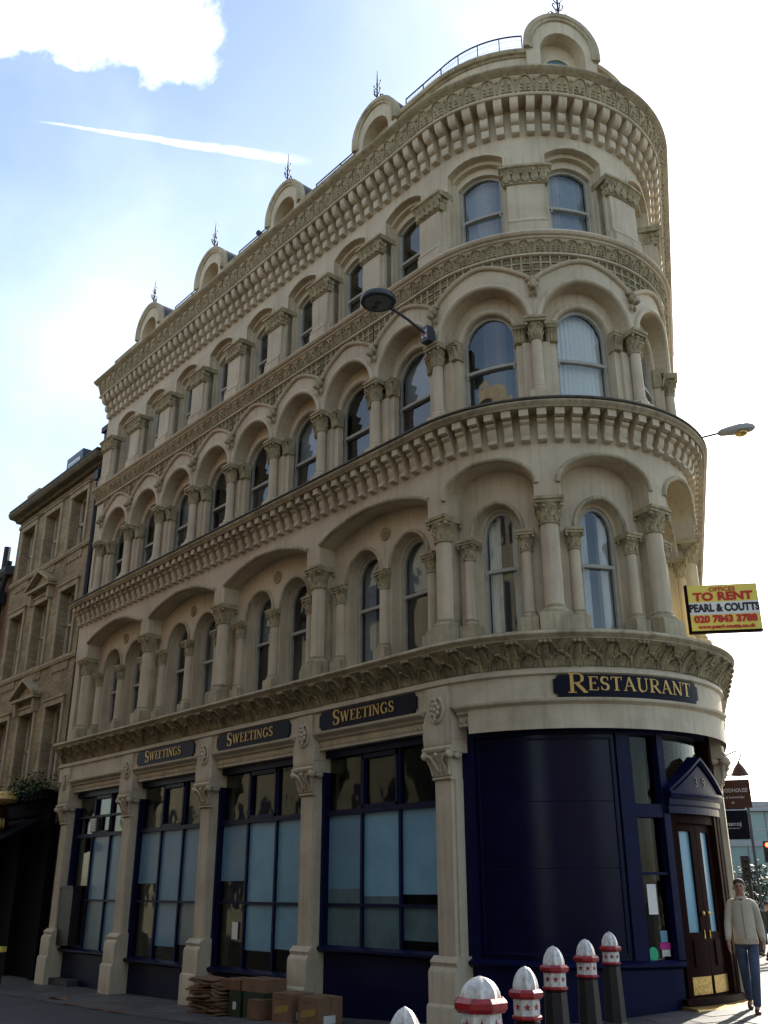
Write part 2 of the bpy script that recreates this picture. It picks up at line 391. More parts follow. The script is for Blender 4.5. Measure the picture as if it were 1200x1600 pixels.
# leaves and carving --------------------------------------------------
def leaf(g, ca, w, z0, h, of, curl, n=4):    # of(z) -> surface offset; leaf lies on it, tip curls outwards
    rows = []
    for j in range(n+1):
        v = j/n; z = z0+h*v; wd_ = w*.5*(.55+.9*v-1.15*v*v)+.004; o = of(z)+.012+curl*v**3
        rows.append([g.add(ca-wd_, o-.006, z), g.add(ca-wd_*.5, o+.012, z), g.add(ca, o+.002, z), g.add(ca+wd_*.5, o+.012, z), g.add(ca+wd_, o-.006, z)])
    rows.append([g.add(ca+(k-2)*w*.12, of(z0+h)+curl*.75, z0+h*.9) for k in range(5)])
    g.grid(rows)
def capital(g, co, r, z0, z1, aw, ab, back=None, leaves=8):
    h = z1-z0
    g.lathe(0, co, [(r*1.18, z0-.018), (r*1.2, z0), (r*1.04, z0+.015), (r*1.05, z0+h*.4), (r*1.2, z0+h*.75), (r*1.5, z1)], 14)
    for tier, (zz, hh, cu_) in enumerate(((z0+.01, h*.5, .035), (z0+h*.3, h*.55, .05))):
        for k in range(leaves):
            an = 2*pi*(k+.5*tier)/leaves; w = 2*pi*r/leaves*1.05
            rows = []
            for j in range(4):
                v = j/3; rr = r*(1.08+.22*v*v)+cu_*r*8*v**3*.3; wd_ = w*.5*(.7+.6*v-.95*v*v)
                rows.append([g.add((rr+e)*cos(an)-t*wd_*sin(an), co+(rr+e)*sin(an)+t*wd_*cos(an), zz+hh*v) for t, e in ((-1, 0), (-.5, .012), (0, .004), (.5, .012), (1, 0))])
            rr = r*1.3+cu_*r*2.6+.01
            rows.append([g.add(rr*cos(an)-t*w*.18*sin(an), co+rr*sin(an)+t*w*.18*cos(an), zz+hh*.86) for t in (-1, -.5, 0, .5, 1)])
            g.grid(rows)
    for sx in (-1, 1):
        for sy in (-1, 1):
            g.blob(sx*aw*.82, co+sy*aw*.72, z1-h*.12, r*.28, r*.28, h*.13, 6, 4)
    for k in (-1, 1): g.blob(k*aw*.3, co+aw*.75, z1-h*.16, r*.22, r*.2, h*.1, 6, 4)
    bk = co-aw if back is None else back
    g.sweep([(bk, z1), (co+aw*.88, z1), (co+aw*.9, z1+ab*.45), (co+aw, z1+ab*.5), (co+aw, z1+ab), (bk, z1+ab)], -aw*.93, aw*.93, True)
def col_base(g, co, r, z0, z1, pw, pz, back):
    h = z1-z0
    g.lathe(0, co, [(r*1.45, z0), (r*1.5, z0+h*.2), (r*1.4, z0+h*.42), (r*1.15, z0+h*.55), (r*1.2, z0+h*.75), (r*1.22, z0+h*.85), (r*1.0, z1)], 14)
    g.sweep([(back, pz), (co+pw, pz), (co+pw, z0-.05), (co+pw*.93, z0), (back, z0)], -pw, pw, True)

# =================================================================== the main building
S0 = -11.68; S1 = 11.5
bld = thing('corner_building', 'cream stuccoed five-storey corner building with arcaded windows and navy restaurant front', 'building')
STR = [-WB*4+WB*i for i in range(5)]                 # big axes on the straight wall
HALF = [-WB/2*j for j in range(8, -1, -1)]           # half axes on the straight wall
CURV = [B*k for k in range(1, 4)]

# ---- swept cornices and walls
def part(name, g, m, smooth=None): return obj(name, g, m, bld, smooth)
g = G(); g.sweep([(.15, 3.45), (.15, 4.08), (.19, 4.10), (.19, 4.145), (.155, 4.165), (.145, 4.18)], .44, S1, caps=False)
g.sweep([(-.5, 3.8), (.15, 3.8), (.15, 4.08), (.19, 4.10), (.19, 4.145), (.155, 4.165), (.145, 4.18), (-.5, 4.18)], S0, .44, True)
part('frieze', g, M['shop'])
cav = lambda z: .145+.20*max(0, min(1, (z-4.18)/.30))**1.7
g = G(); g.sweep([(-.3, 4.181)]+[(cav(4.181+.3*i/6), 4.181+.3*i/6) for i in range(7)]+[(-.3, 4.482)], S0, S1, True)
part('cornice_cavetto', g, M['carve_dark'], 40)
g = G(); g.sweep([(-.3, 4.483), (.345, 4.483), (.35, 4.50), (.365, 4.51)]+[(.36+.035*sin(pi*i/5), 4.515+.07*i/5) for i in range(6)]+[(.33, 4.59), (.33, 4.603), (-.45, 4.615)], S0, S1, True)
part('cornice_crown', g, M['stone2'], 35)
g = G(); g.sweep([(-.1, 7.6), (.37, 7.6), (.385, 7.625), (.40, 7.635)]+[(.395+.025*sin(pi*i/4), 7.64+.06*i/4) for i in range(5)]+[(-.1, 7.70)], S0-.02, S1, True)
part('cornice_corona', g, M['stone2'], 35)
g = G(); g.sweep([(-.35, 7.701), (.42, 7.701), (.43, 7.715), (.42, 7.735), (.36, 7.745), (-.35, 7.80)], S0-.025, S1, True)
part('lead_flashing', g, M['lead'])
of3 = lambda z: .055+.08*max(0, min(1, (z-10.28)/.19))**1.6
g = G(); g.sweep([(-.2, 10.23), (.065, 10.23), (.08, 10.24), (.08, 10.265), (.055, 10.28)]+[(of3(10.28+.19*i/4), 10.28+.19*i/4) for i in range(5)]+[(.155, 10.475), (.165, 10.50), (.20, 10.515)]+[(.20+.02*sin(pi*i/4), 10.52+.06*i/4) for i in range(5)]+[(.19, 10.595), (-.35, 10.64)], S0-.01, S1, True)
part('sill_cornice', g, M['stone'], 35)
of4 = lambda z: .285+.09*max(0, min(1, (z-13.10)/.27))**1.5
g = G(); g.sweep([(-.1, 13.04), (.295, 13.04), (.31, 13.055), (.31, 13.08), (.285, 13.10)]+[(of4(13.10+.27*i/4), 13.10+.27*i/4) for i in range(5)]+[(-.1, 13.371)], S0-.02, S1, True)
part('cornice_leaf_band', g, M['stone'], 35)
g = G(); g.sweep([(-.1, 13.372), (.385, 13.372), (.41, 13.39)]+[(.43+.05*sin(pi*i/5), 13.40+.1*i/5) for i in range(6)]+[(.43, 13.52), (.40, 13.54), (-.3, 13.58)], S0-.06, S1, True)
part('cornice_cymatium', g, M['stone2'], 35)

# ---- wall layers
g = G()
# first floor outer wall with large arches (plane .1)
oA = .10
f1bays = [(STR[i]+WB/2, WB/2, 1.235, 6.71, .27, 'seg') for i in range(4)]+[(B*(k+.5), B/2, .61, 6.62, .385, 'semi') for k in range(3)]
f1open = []
for c, hb, hw, zs, rise, kd in f1bays:
    p = arch_pts(c, hw, zs, rise, kd, 22); f1open.append((p, 6.42))
    reveal(g, p, 6.42, oA, -.2, False)
wall_open(g, S0, S1, 6.42, 7.6, f1open, oA)
g.sweep([(-.2, 4.6), (oA-.02, 4.6), (oA-.02, 6.42), (-.2, 6.42)], S0, STR[0]-.21, True)
g.box(3*B+.2, S1, -.2, .05, 4.6, 6.42)
# underside of the outer wall
ax = [S0]+[v for b in f1bays for v in (b[0]-b[2], b[0]+b[2])]+[S1]
for a0, a1 in zip(ax[::2], ax[1::2]): g.grid([[g.add(a, oA, 6.42), g.add(a, -.2, 6.42)] for a in g.samples(a0, a1)])
# first floor inner wall with window arches (plane -.2)
f1win = []
for i in range(4):
    c = STR[i]+WB/2; f1win += [(c-.512, .385, .335), (c+.512, .385, .335)]
f1win += [(B*(k+.5), .375, .315) for k in range(3)]
opB = []; opC = []
for c, hw, hwc in f1win:
    p = arch_pts(c, hw, 6.08, .43, 'semi', 16); opB.append((p, 4.6)); reveal(g, p, 4.6, -.2, -.34, False)
    q = arch_pts(c, hwc, 6.08, .385, 'semi', 16); opC.append((q, 4.72)); reveal(g, q, 4.72, -.34, -.42)
wall_open(g, S0, S1, 4.6, 7.1, opB, -.2)
for (p, _), (q, zs) in zip(opB, opC):
    wall_open(g, p[0][0], p[-1][0], 4.6, 6.6, [(q, zs)], -.34)
part('first_floor_wall', g, M['stone'])
for p, _ in f1open:
    g = G(); band(g, p, roll(.07, oA, .045)); part('arch_moulding', g, M['stone2'], 50)
for p, _ in opB:
    g = G(); band(g, p, roll(.065, -.2, .04)); part('window_arch', g, M['stone2'], 50)
# second floor
g = G(); rings = []
oA2 = .02
f2 = [((a+b)/2, (b-a)/2) for a, b in zip(HALF, HALF[1:])]+[(B*(k+.5), B/2) for k in range(3)]
o2A = []; o2B = []; f2win = []
for c, hb in f2:
    hwr = hb-.10
    p = arch_pts(c, hwr, 9.17, .63, 'semi', 20); o2A.append((p, 9.17)); reveal(g, p, 9.17, oA2, -.22, False)
    hw = min(.47, hwr-.13)
    q = arch_pts(c, hw, 9.08, .44, 'semi', 16); o2B.append((q, 7.78)); reveal(g, q, 7.78, -.22, -.34)
    f2win.append((c, hw))
    ring = G(); hood = G(); inn = G(); rings.append((ring, inn, hood))
    band(ring, p, roll(.085, oA2, .05))
    band(inn, q, roll(.09, -.22, .05))
    h_ = hood_pts(c, hb, 9.81, .35); band(hood, h_, [(-.015, oA2), (-.02, oA2+.03), (.0, oA2+.055), (.03, oA2+.06), (.04, oA2+.02)])
wall_open(g, S0, S1, 9.17, 10.2, o2A, oA2); wall_open(g, S0, S1, 7.74, 9.9, o2B, -.22)
ax = [S0]+[v for (p, _) in o2A for v in (p[0][0], p[-1][0])]+[S1]
for a0, a1 in zip(ax[::2], ax[1::2]): g.grid([[g.add(a, oA2, 9.17), g.add(a, -.22, 9.17)] for a in g.samples(a0, a1)])
g.box(S0, HALF[0]-.3, -.22, -.0, 7.74, 9.17); g.box(3*B+.3, S1, -.22, 0, 7.74, 9.17)
part('second_floor_wall', g, M['stone'])
for ring, inn, hood in rings: part('arch_roll', ring, M['stone'], 50); part('window_arch', inn, M['stone'], 50); part('hood_mould', hood, M['stone'], 50)
# third floor
g = G(); hoods3 = []; o3 = []; o3b = []; f3win = []
for c, hb in f2:
    pw = .27 if c < 0 else .32
    hw = hb-pw-.0
    p = arch_pts(c, hw, 12.13, .15, 'seg', 10); o3.append((p, 10.6)); reveal(g, p, 10.6, 0, -.1, False)
    p2 = arch_pts(c, hw-.035, 12.05, .14, 'seg', 10); reveal(g, p2, 10.6, -.1, -.17, False)
    p3 = arch_pts(c, hw-.06, 11.93, .13, 'seg', 10); reveal(g, p3, 10.72, -.17, -.30)
    wall_open(g, p[0][0], p[-1][0], 10.6, 12.32, [(p2, 10.6)], -.1); wall_open(g, p2[0][0], p2[-1][0], 10.6, 12.25, [(p3, 10.72)], -.17)
    f3win.append((c, hw-.06))
    full = [(p[0][0], 11.84)]+p+[(p[-1][0], 11.84)]
    hood = G(); hoods3.append(hood)
    band(hood, full, [(-.0, -.005), (-.0, .02), (.02, .028), (.035, .02), (.035, -.005)])
    band(hood, [(x, z) for x, z in p2], [(0, -.105), (.0, -.085), (.02, -.075), (.035, -.09), (.035, -.105)])
wall_open(g, S0, S1, 10.6, 13.05, o3, 0)
part('third_floor_wall', g, M['stone']); [part('window_hood', h_, M['stone'], 50) for h_ in hoods3]

# ---- brackets, leaves, rosettes
BR2 = [(.1, 7.2), (.165, 7.2), (.195, 7.215), (.198, 7.25), (.175, 7.275), (.185, 7.30), (.215, 7.35), (.222, 7.42), (.25, 7.43), (.272, 7.45), (.272, 7.48), (.252, 7.495), (.345, 7.5), (.345, 7.6), (.1, 7.6)]
br2 = Placer('bracket', lambda g: g.sweep(BR2, -.054, .054, True, True, 1), M['stone'], 40)
BR4 = [(0, 12.50), (.075, 12.50), (.095, 12.515), (.105, 12.58), (.10, 12.645), (.075, 12.66), (.125, 12.668), (.16, 12.70), (.17, 12.77), (.16, 12.825), (.135, 12.84), (.20, 12.85), (.25, 12.885), (.272, 12.96), (.28, 13.04), (0, 13.04)]
br4 = Placer('modillion', lambda g: g.sweep(BR4, -.058, .058, True, True, 1), M['stone'], 40)
def run(a0, a1, n): return [a0+(a1-a0)*(i+.5)/n for i in range(n)]
def runs(st, cv, rt_end): return run(S0+.02, 0, round((0-S0)/st))+run(0, SA, round(SA/cv))+run(SA, rt_end, round((rt_end-SA)/st))
for a in runs(.2385, .2035, 9): br2.at(a, bld)
for a in runs(.24, .221, 9): br4.at(a, bld)
def anth(g, w, z0, h, of):    # palmette under a little arch
    P = [(-w*.44*cos(pi*i/8), z0+h*(sin(pi*i/8)**.8)) for i in range(9)]
    g.tube([(a, of(z)+.014, z) for a, z in P], .014, 5)
    leaf(g, 0, w*.34, z0+.01, h*.78, of, .02, 4)
    for sgn in (-1, 1):
        for kk in range(3):
            zz = z0+h*(.12+.2*kk)
            g.blob(sgn*w*(.2-.03*kk), of(zz)+.012, zz, w*.1, .02, h*.11, 5, 4)
        g.blob(sgn*w*.46, of(z0+h*.8)+.008, z0+h*.82, w*.07, .018, h*.16, 5, 4)
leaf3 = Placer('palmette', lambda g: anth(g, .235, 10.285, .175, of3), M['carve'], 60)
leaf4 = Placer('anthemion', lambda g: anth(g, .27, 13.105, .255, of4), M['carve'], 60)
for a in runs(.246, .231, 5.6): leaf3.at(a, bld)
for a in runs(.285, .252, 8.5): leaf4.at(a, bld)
def acan_lo(g, w=.36):
    P = [(-w*.33*cos(pi*i/10), 4.185+.155*sin(pi*i/10)**.75) for i in range(11)]
    g.tube([(a, cav(z)+.014, z) for a, z in P], .015, 5)
    leaf(g, 0, w*.42, 4.19, .11, cav, .03, 4)
    for sgn in (-1, 1):
        leaf(g, sgn*w*.2, w*.2, 4.185, .075, cav, .02, 3)
        g.blob(sgn*w*.3, cav(4.3)+.01, 4.30, .02, .015, .03, 5, 4)
    g.blob(0, cav(4.345)+.03, 4.35, .045, .03, .022, 6, 4)
def acan_hi(g, w=.36):
    P = [(-w*.37*cos(pi*i/10), 4.295+.165*sin(pi*i/10)**.8) for i in range(11)]
    g.tube([(a, cav(z)+.014, z) for a, z in P], .013, 5)
    leaf(g, 0, w*.30, 4.185, .23, cav, .05, 5)
    for sgn in (-1, 1): leaf(g, sgn*w*.2, w*.2, 4.32, .09, cav, .03, 3)
    for e in (-.05, 0, .05): g.blob(e, cav(4.45)+.045, 4.452, .026, .026, .024, 6, 4)
lo = Placer('acanthus_leaf', acan_lo, M['carve_dark'], 60); hi = Placer('acanthus_scroll', acan_hi, M['carve_dark'], 60)
for a in runs(.40, .36, 6.4): lo.at(a, bld)
for a in [v+.19 for v in runs(.40, .36, 6.4)]: hi.at(a, bld)
# diaper spandrels
def hoodz(a, hb):
    return 9.81+.35*(1-min(1, abs(a)/hb)**1.65)
lats = []; ros_list = []
pitch = .137
for c, hb in f2:
    n = int(hb/pitch)
    for sgn in (-1, 1):
        lat = G(); lats.append(lat); lat.box(c+sgn*hb-.02*(sgn > 0), c+sgn*hb+.02*(sgn < 0), oA2, oA2+.03, hoodz(hb, hb)+.05, 10.229)
        edge = c+sgn*hb
        for k in range(n+1):
            a = edge-sgn*(k*pitch)
            z = hoodz(a-c, hb)+.045
            if z < 10.2: lat.box(a-.012, a+.012, oA2, oA2+.032, z, 10.23)
            am = edge-sgn*((k+.5)*pitch)
            for r_ in range(4):
                zc = 10.172-r_*.118
                if zc-.03 > hoodz(am-c, hb)+.02 and k < n: ros_list.append((am, zc))
        for r_ in range(1, 4):
            zc = 10.231-r_*.118
            ext = [k for k in range(1, 60) if hoodz(edge-sgn*k*.012-c, hb)+.04 < zc]
            if ext: lat.box(min(edge, edge-sgn*max(ext)*.012), max(edge, edge-sgn*max(ext)*.012), oA2, oA2+.030, zc-.011, zc+.011)
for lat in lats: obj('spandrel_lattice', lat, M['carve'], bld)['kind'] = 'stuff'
def rosette(g):
    for k in range(8):
        an = 2*pi*k/8
        a, z = .034*cos(an), .034*sin(an)
        q = [g.add(0, .022, 0), g.add(.05*cos(an-.3), .012, .05*sin(an-.3)), g.add(.056*cos(an), .004, .056*sin(an)), g.add(.05*cos(an+.3), .012, .05*sin(an+.3))]
        g.f.append(tuple(q))
    g.blob(0, .02, 0, .014, .014, .014, 5, 4)
rg = G('loc'); rosette(rg); rm = to_mesh('rosette', rg, M['carve_dark'])
for a, z in ros_list[:300]:
    (x, y), (nx, ny), t = path(a); link('rosette', rm, bld, (x+nx*oA2, y+ny*oA2, z), t)
# carved beasts in the spandrels
def beast(g):
    z0 = 9.69
    g.blob(0, .07, z0+.06, .06, .075, .085, 8, 6); g.blob(0, .125, z0-.03, .05, .06, .06, 8, 6); g.blob(0, .17, z0-.055, .03, .035, .03, 6, 5)
    for s_ in (-1, 1):
        g.blob(s_*.055, .1, z0+.02, .022, .03, .045, 6, 4); g.blob(s_*.06, .06, z0+.13, .045, .04, .04, 6, 5); g.blob(s_*.04, .06, z0-.11, .02, .03, .055, 6, 4)
    g.blob(0, .05, z0+.15, .05, .05, .05, 7, 5)
bst = Placer('carved_beast', beast, M['carve'], 60)
for a in HALF+CURV[:2]: bst.at(a if a != 0 else -1e-4, bld)
# roundels of the first-floor double bays
def roundel(g):
    o = -.2; g.lathe
    for rr, oo in ((.105, .0), (.105, .02), (.09, .03), (.075, .02), (.07, .005)):
        pass
    rows = [[g.add(rr*cos(2*pi*i/16), o+oo, 6.66+rr*sin(2*pi*i/16)) for i in range(16)] for rr, oo in ((.108, .0), (.108, .022), (.095, .03), (.08, .022), (.076, .006))]
    g.grid(rows, True); g.f.append(tuple(rows[-1]))
    for k in range(8):
        an = 2*pi*k/8; g.blob(.045*cos(an), o+.014, 6.66+.045*sin(an), .02, .014, .02, 5, 4)
    g.blob(0, o+.02, 6.66, .018, .018, .018, 6, 4)
rd = Placer('rosette_roundel', roundel, M['carve'], 50)
for i in range(4): rd.at(STR[i]+WB/2, bld)

# ---- columns
bigS = Placer('column', lambda g: g.lathe(0, -.045, [(.132, 4.99), (.126, 5.05), (.128, 5.4), (.121, 6.09)], 16), M['stone'], 40)
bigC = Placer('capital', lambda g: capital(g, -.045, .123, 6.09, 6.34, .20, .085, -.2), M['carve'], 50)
bigB = Placer('column_base', lambda g: (col_base(g, -.045, .126, 4.88, 5.0, .19, 4.605, -.2), g.box(-.135, .135, -.2, -.06, 4.88, 6.34)), M['stone2'], 40)
smS = Placer('colonnette', lambda g: g.lathe(0, -.175, [(.086, 4.96), (.082, 5.0), (.077, 5.79)], 12), M['stone'], 40)
smC = Placer('capital', lambda g: capital(g, -.175, .078, 5.79, 5.985, .135, .075, -.34, 6), M['carve'], 50)
smB = Placer('column_base', lambda g: col_base(g, -.175, .080, 4.88, 4.97, .12, 4.605, -.3), M['stone2'], 40)
def column(a, S_, C_, B_):
    a = a if abs(a) > 1e-9 else -1e-6
    s_ = S_.at(a, bld); bent = 0 < a < SA
    C_.sub(s_, bent); B_.sub(s_, bent)
for a in STR+CURV: column(a, bigS, bigC, bigB)
for i in range(4):
    for a in (STR[i]+.385, STR[i]+WB/2, STR[i+1]-.385): column(a, smS, smC, smB)
for k in range(3):
    for a in (B*k+.335, B*(k+1)-.335): column(a, smS, smC, smB)
f2S = Placer('column', lambda g: g.lathe(0, .0, [(.084, 8.10), (.08, 8.16), (.074, 8.84)], 14), M['stone'], 40)
def f2cap(g):
    capital(g, .0, .075, 8.84, 9.085, .155, .085, -.2, 8)
    for sgn in (-1, 1):
        a0, a1 = sorted((sgn*.15, sgn*.325))
        g.sweep([(-.22, 9.085), (-.045, 9.085), (-.04, 9.12), (-.025, 9.13), (-.025, 9.17), (-.22, 9.17)], a0, a1, True)
        g.box(a0, a1, -.22, -.09, 8.86, 9.085)
        for k in range(3):
            ca = sgn*(.19+.05*k); leaf(g, ca, .075, 8.87, .19, lambda z: -.09, .05, 4)
            g.blob(ca, -.055, 9.05, .025, .025, .022, 6, 4)
f2C = Placer('capital', f2cap, M['carve'], 50)
def f2base(g):
    col_base(g, .0, .08, 8.0, 8.11, .13, 7.74, -.2)
    g.box(-.30, .30, -.22, -.12, 7.74, 8.86); g.box(-.20, .20, -.2, -.075, 7.74, 8.86)
f2B = Placer('column_pier', f2base, M['stone'], 40)
for a in HALF+CURV: column(a, f2S, f2C, f2B)
# third-floor pilasters
def pil3(g, hw):
    g.sweep([(-.17, 10.6), (.16, 10.6), (.16, 10.76), (.135, 10.78), (.15, 10.80), (.145, 10.83), (.11, 10.87), (.11, 11.49), (-.17, 11.49)], -hw+.05, hw-.05, True)
    g.sweep([(-.17, 10.6), (.10, 10.6), (.10, 10.80), (.05, 10.87), (.05, 11.49), (-.17, 11.49)], -hw, hw, True)
def cap3(g, hw):
    w = hw+.03
    g.sweep([(-.17, 11.485), (.125, 11.485), (.14, 11.50), (.125, 11.52), (.12, 11.72), (-.17, 11.72)], -hw, hw, True)
    g.sweep([(-.17, 11.72), (.16, 11.72), (.175, 11.75), (.20, 11.76), (.20, 11.80), (.06, 11.815), (-.17, 11.815)], -w-.02, w+.02, True)
    n = 5
    for k in range(n):
        ca = -hw+2*hw*(k+.5)/n
        leaf(g, ca, 2*hw/n*1.15, 11.525, .185, lambda z: .12+.03*max(0, (z-11.52)/.2), .045, 4)
        if k: g.blob(-hw+2*hw*k/n, .155, 11.675, .03, .03, .032, 6, 4)
        for s_ in (-1, 1): g.blob(ca+s_*.035, .145, 11.57, .022, .018, .035, 5, 4)
    for s_ in (-1, 1):
        for k in range(2): g.blob(s_*hw, .03+.08*k, 11.66, .03, .035, .05, 6, 4); g.blob(s_*hw, .03+.08*k, 11.57, .02, .03, .04, 5, 4)
        g.blob(s_*hw, .14, 11.68, .04, .04, .045, 6, 5)
p3 = Placer('pilaster', pil3, M['stone'], 40); c3 = Placer('pilaster_capital', cap3, M['carve'], 50)
for a in HALF+CURV:
    hw = .27 if a < .01 else .32
    a = a if abs(a) > 1e-9 else -1e-6
    o_ = p3.at(a, bld, hw); c3.sub(o_, 0 < a < SA, hw)

# ---- sash windows
def win_parts(c, hw, zs, zr, rise, kind, o, rail, blind=None, fw=.045):
    bent = 0 < c < SA; g = G('loc', bent)
    p = arch_pts(0, hw, zr, rise, kind, 14); full = [(p[0][0], zs)]+p+[(p[-1][0], zs)]
    band(g, full, [(.0, o-.02), (.0, o+.03), (-fw, o+.03), (-fw, o-.02)])
    g.box(-hw+.01, hw-.01, o-.03, o+.045, rail-.02, rail+.025); g.box(-hw+.01, hw-.01, o-.02, o+.035, zs, zs+.06)
    for s_ in (-1, 1): g.box(s_*(hw-.055)-.012, s_*(hw-.055)+.012, o+.03, o+.05, rail-.08, rail-.02)
    (x, y), _, t = path(c)
    w_ = obj('sash_window', g, M['sash'], bld, None, (x, y, 0), t)
    gu = G('loc', bent); gl_ = G('loc', bent)
    pts = [q for q in p]
    rows = [[gu.add(a, o+.005, rail), gu.add(a, o+.005, z)] for a, z in pts]; gu.grid(rows)
    gl_.strip(-hw+.02, hw-.02, o-.015, zs+.03, rail)
    obj('pane', gu, M['glass'], w_); obj('pane', gl_, M['glass'], w_)
    if blind:
        gb = G('loc', bent); kindb, mt = blind
        if kindb == 'closed':
            n = 11
            rows = []
            for i in range(n*2+1):
                a = -hw*.97+2*hw*.97*i/(n*2); oo = o-.09-.012*(i % 2); rows.append([gb.add(a, oo, zs+.03), gb.add(a, oo, zr+rise*sqrt(max(0, 1-(a/hw)**2))*.98)])
            gb.grid(rows); obj('vertical_blind', gb, M[mt], w_)
        elif kindb == 'vertical':
            n = 12
            for i in range(n):
                a = -hw+2*hw*(i+.5)/n; zt = zr+rise*sqrt(max(0, 1-(a/hw)**2))*.98
                gb.quad([(a-hw/n*.9, o-.10, zs), (a+hw/n*.7, o-.13, zs), (a+hw/n*.7, o-.13, zt), (a-hw/n*.9, o-.10, zt)])
            obj('vertical_blind', gb, M[mt], w_)
        elif kindb == 'curtain':
            for a0, a1 in ((-hw, -hw*.25), (hw*.45, hw)):
                rows = [[gb.add(a0+(a1-a0)*i/10, o-.12+.03*(i % 2), zs), gb.add(a0+(a1-a0)*i/10, o-.12+.03*(i % 2), zr+rise*.8)] for i in range(11)]; gb.grid(rows)
            obj('curtain', gb, M[mt], w_)
        elif kindb == 'half':
            gb.strip(-hw, hw, o-.1, rail+.1, zr+rise); obj('roller_blind', gb, M[mt], w_)
    return w_
for i, (c, hw, hwc) in enumerate(f1win):
    win_parts(c, hwc, 4.72, 6.08, .385, 'semi', -.40, 5.63, ('curtain', 'blind') if i in (8, 9) else (('half', 'curtain') if i in (1, 4, 7) else (('curtain', 'curtain') if i in (3, 6) else None)))  # straight-bay blinds and curtains added so their panes read as lit
for i, (c, hw) in enumerate(f2win):
    win_parts(c, hw-.005, 7.80, 9.08, .44, 'semi', -.31, 8.66, ('closed', 'blind') if i == 9 else (('half', 'curtain') if i in (2, 5, 7) else None))
for i, (c, hw) in enumerate(f3win):
    win_parts(c, hw-.005, 10.74, 11.93, .13, 'seg', -.27, 11.31, ('vertical', 'curtain') if i == 8 else (('closed', 'curtain') if i == 9 else None))

# ---- interior backing and body
g = G(); g.sweep([(-.9, 0), (-.9, 13.4)], S0+.05, S1, caps=False, step=.3)
for z in (4.4, 7.5, 10.4): g.sweep([(-.2, z), (-.9, z)], S0+.05, S1, caps=False, step=.3)
part('room_wall', g, M['room'])
g = G('xyz'); e = path(S1)[0]
top = [(path(a)[0][0]-path(a)[1][0]*.35, path(a)[0][1]-path(a)[1][1]*.35) for a in G().samples(S0, S1, .3)]+[(S0, e[1])]
f_ = [g.add(x, y, 13.5) for x, y in top]; g.f.append(tuple(f_))
part('roof', g, M['slate'])
g = G('xyz'); g.quad([(S0, 0, -.1), (S0, e[1], -.1), (S0, e[1], 13.5), (S0, 0, 13.5)]); g.quad([(S0, e[1], -.1), (e[0], e[1], -.1), (e[0], e[1], 13.5), (S0, e[1], 13.5)])
part('party_wall', g, M['brick'])

# ---- attic: parapet, dormers, railing
DORM = [STR[i]+WB/2 for i in range(4)]+[1.5*B]
g = G()
ends = [S0+.12]+[v for d in DORM for v in (d-.56, d+.56)]+[8.0]
par = []
for a0, a1 in zip(ends[::2], ends[1::2]):
    g = G(); cop = G(); tr_ = []
    if a0 < 0 < a1 or a0 > 0:
        dz = .10; b0 = max(a0, 0.0); n = max(1, int((min(a1, 4.2)-b0)/.213))
        if a0 < 0: g.box(a0, 0, -.35, -.05, 13.5, 14.06+dz)
        ops = [(arch_pts(b0+.213*(i+.5), .068, 13.83, .068, 'semi', 8), 13.6) for i in range(n)]
        wall_open(g, b0, a1, 13.5, 14.06+dz, ops, -.05)
        for p, zs in ops:
            reveal(g, p, zs, -.05, -.13); tr_.append(p)
        g.sweep([(-.13, 13.5), (-.13, 14.06+dz)], b0, a1, caps=False)
    else:
        dz = .0; g.box(a0, a1, -.35, -.05, 13.5, 14.06)
    cop.sweep([(-.35, 14.06), (-.03, 14.06), (-.01, 14.09), (.03, 14.10), (.05, 14.14), (.04, 14.18), (.0, 14.20), (-.35, 14.22)], a0-(.0 if a0 > -11 else .06), a1, True)
    cop.v = [(x, y, z+dz) for x, y, z in cop.v]
    pp = obj('parapet', g, M['stone'], bld); obj('parapet_coping', cop, M['stone2'], pp, 40)
    for p in tr_:
        q = G(); band(q, p, [(0, -.05), (0, -.033), (.028, -.033), (.028, -.05)]); obj('niche_arch', q, M['stone'], pp)
def dormer(g):
    p = arch_pts(0, .56, 14.30, .60, 'semi', 18); q = arch_pts(0, .355, 14.16, .40, 'semi', 14)
    of_ = .03
    full = [(p[0][0], 13.5)]+p+[(p[-1][0], 13.5)]; fin = [(q[0][0], 13.5)]+q+[(q[-1][0], 13.5)]
    rows = []
    n = 24
    def res(pl, n):
        L_ = [0]
        for a, b in zip(pl, pl[1:]): L_.append(L_[-1]+hypot(b[0]-a[0], b[1]-a[1]))
        r = []
        for k in range(n+1):
            t = L_[-1]*k/n
            for i in range(len(pl)-1):
                if L_[i+1] >= t-1e-9:
                    u = (t-L_[i])/max(1e-9, L_[i+1]-L_[i]); r.append((pl[i][0]+(pl[i+1][0]-pl[i][0])*u, pl[i][1]+(pl[i+1][1]-pl[i][1])*u)); break
        return r
    A = res(full, n); Bq = res(fin, n)
    g.grid([[g.add(a, of_, z), g.add(b, of_, y_)] for (a, z), (b, y_) in zip(A, Bq)])
    g.grid([[g.add(b, of_, z), g.add(b, -.22, z)] for b, z in Bq])
    g.f.append(tuple(g.add(b, -.22, z) for b, z in Bq))
    g.grid([[g.add(a, of_, z), g.add(a, -.7, z)] for a, z in A])
def dorm_mould(g):
    p = arch_pts(0, .56, 14.30, .60, 'semi', 18); full = [(p[0][0], 14.16)]+p+[(p[-1][0], 14.16)]
    band(g, full, [(-.10, .03), (-.09, .06), (-.05, .07), (-.04, .09), (.02, .10), (.035, .08), (.035, -.05), (0, -.05)])
dm = Placer('dormer', dormer, M['stone'], 40); dmm = Placer('dormer_moulding', dorm_mould, M['stone2'], 40)
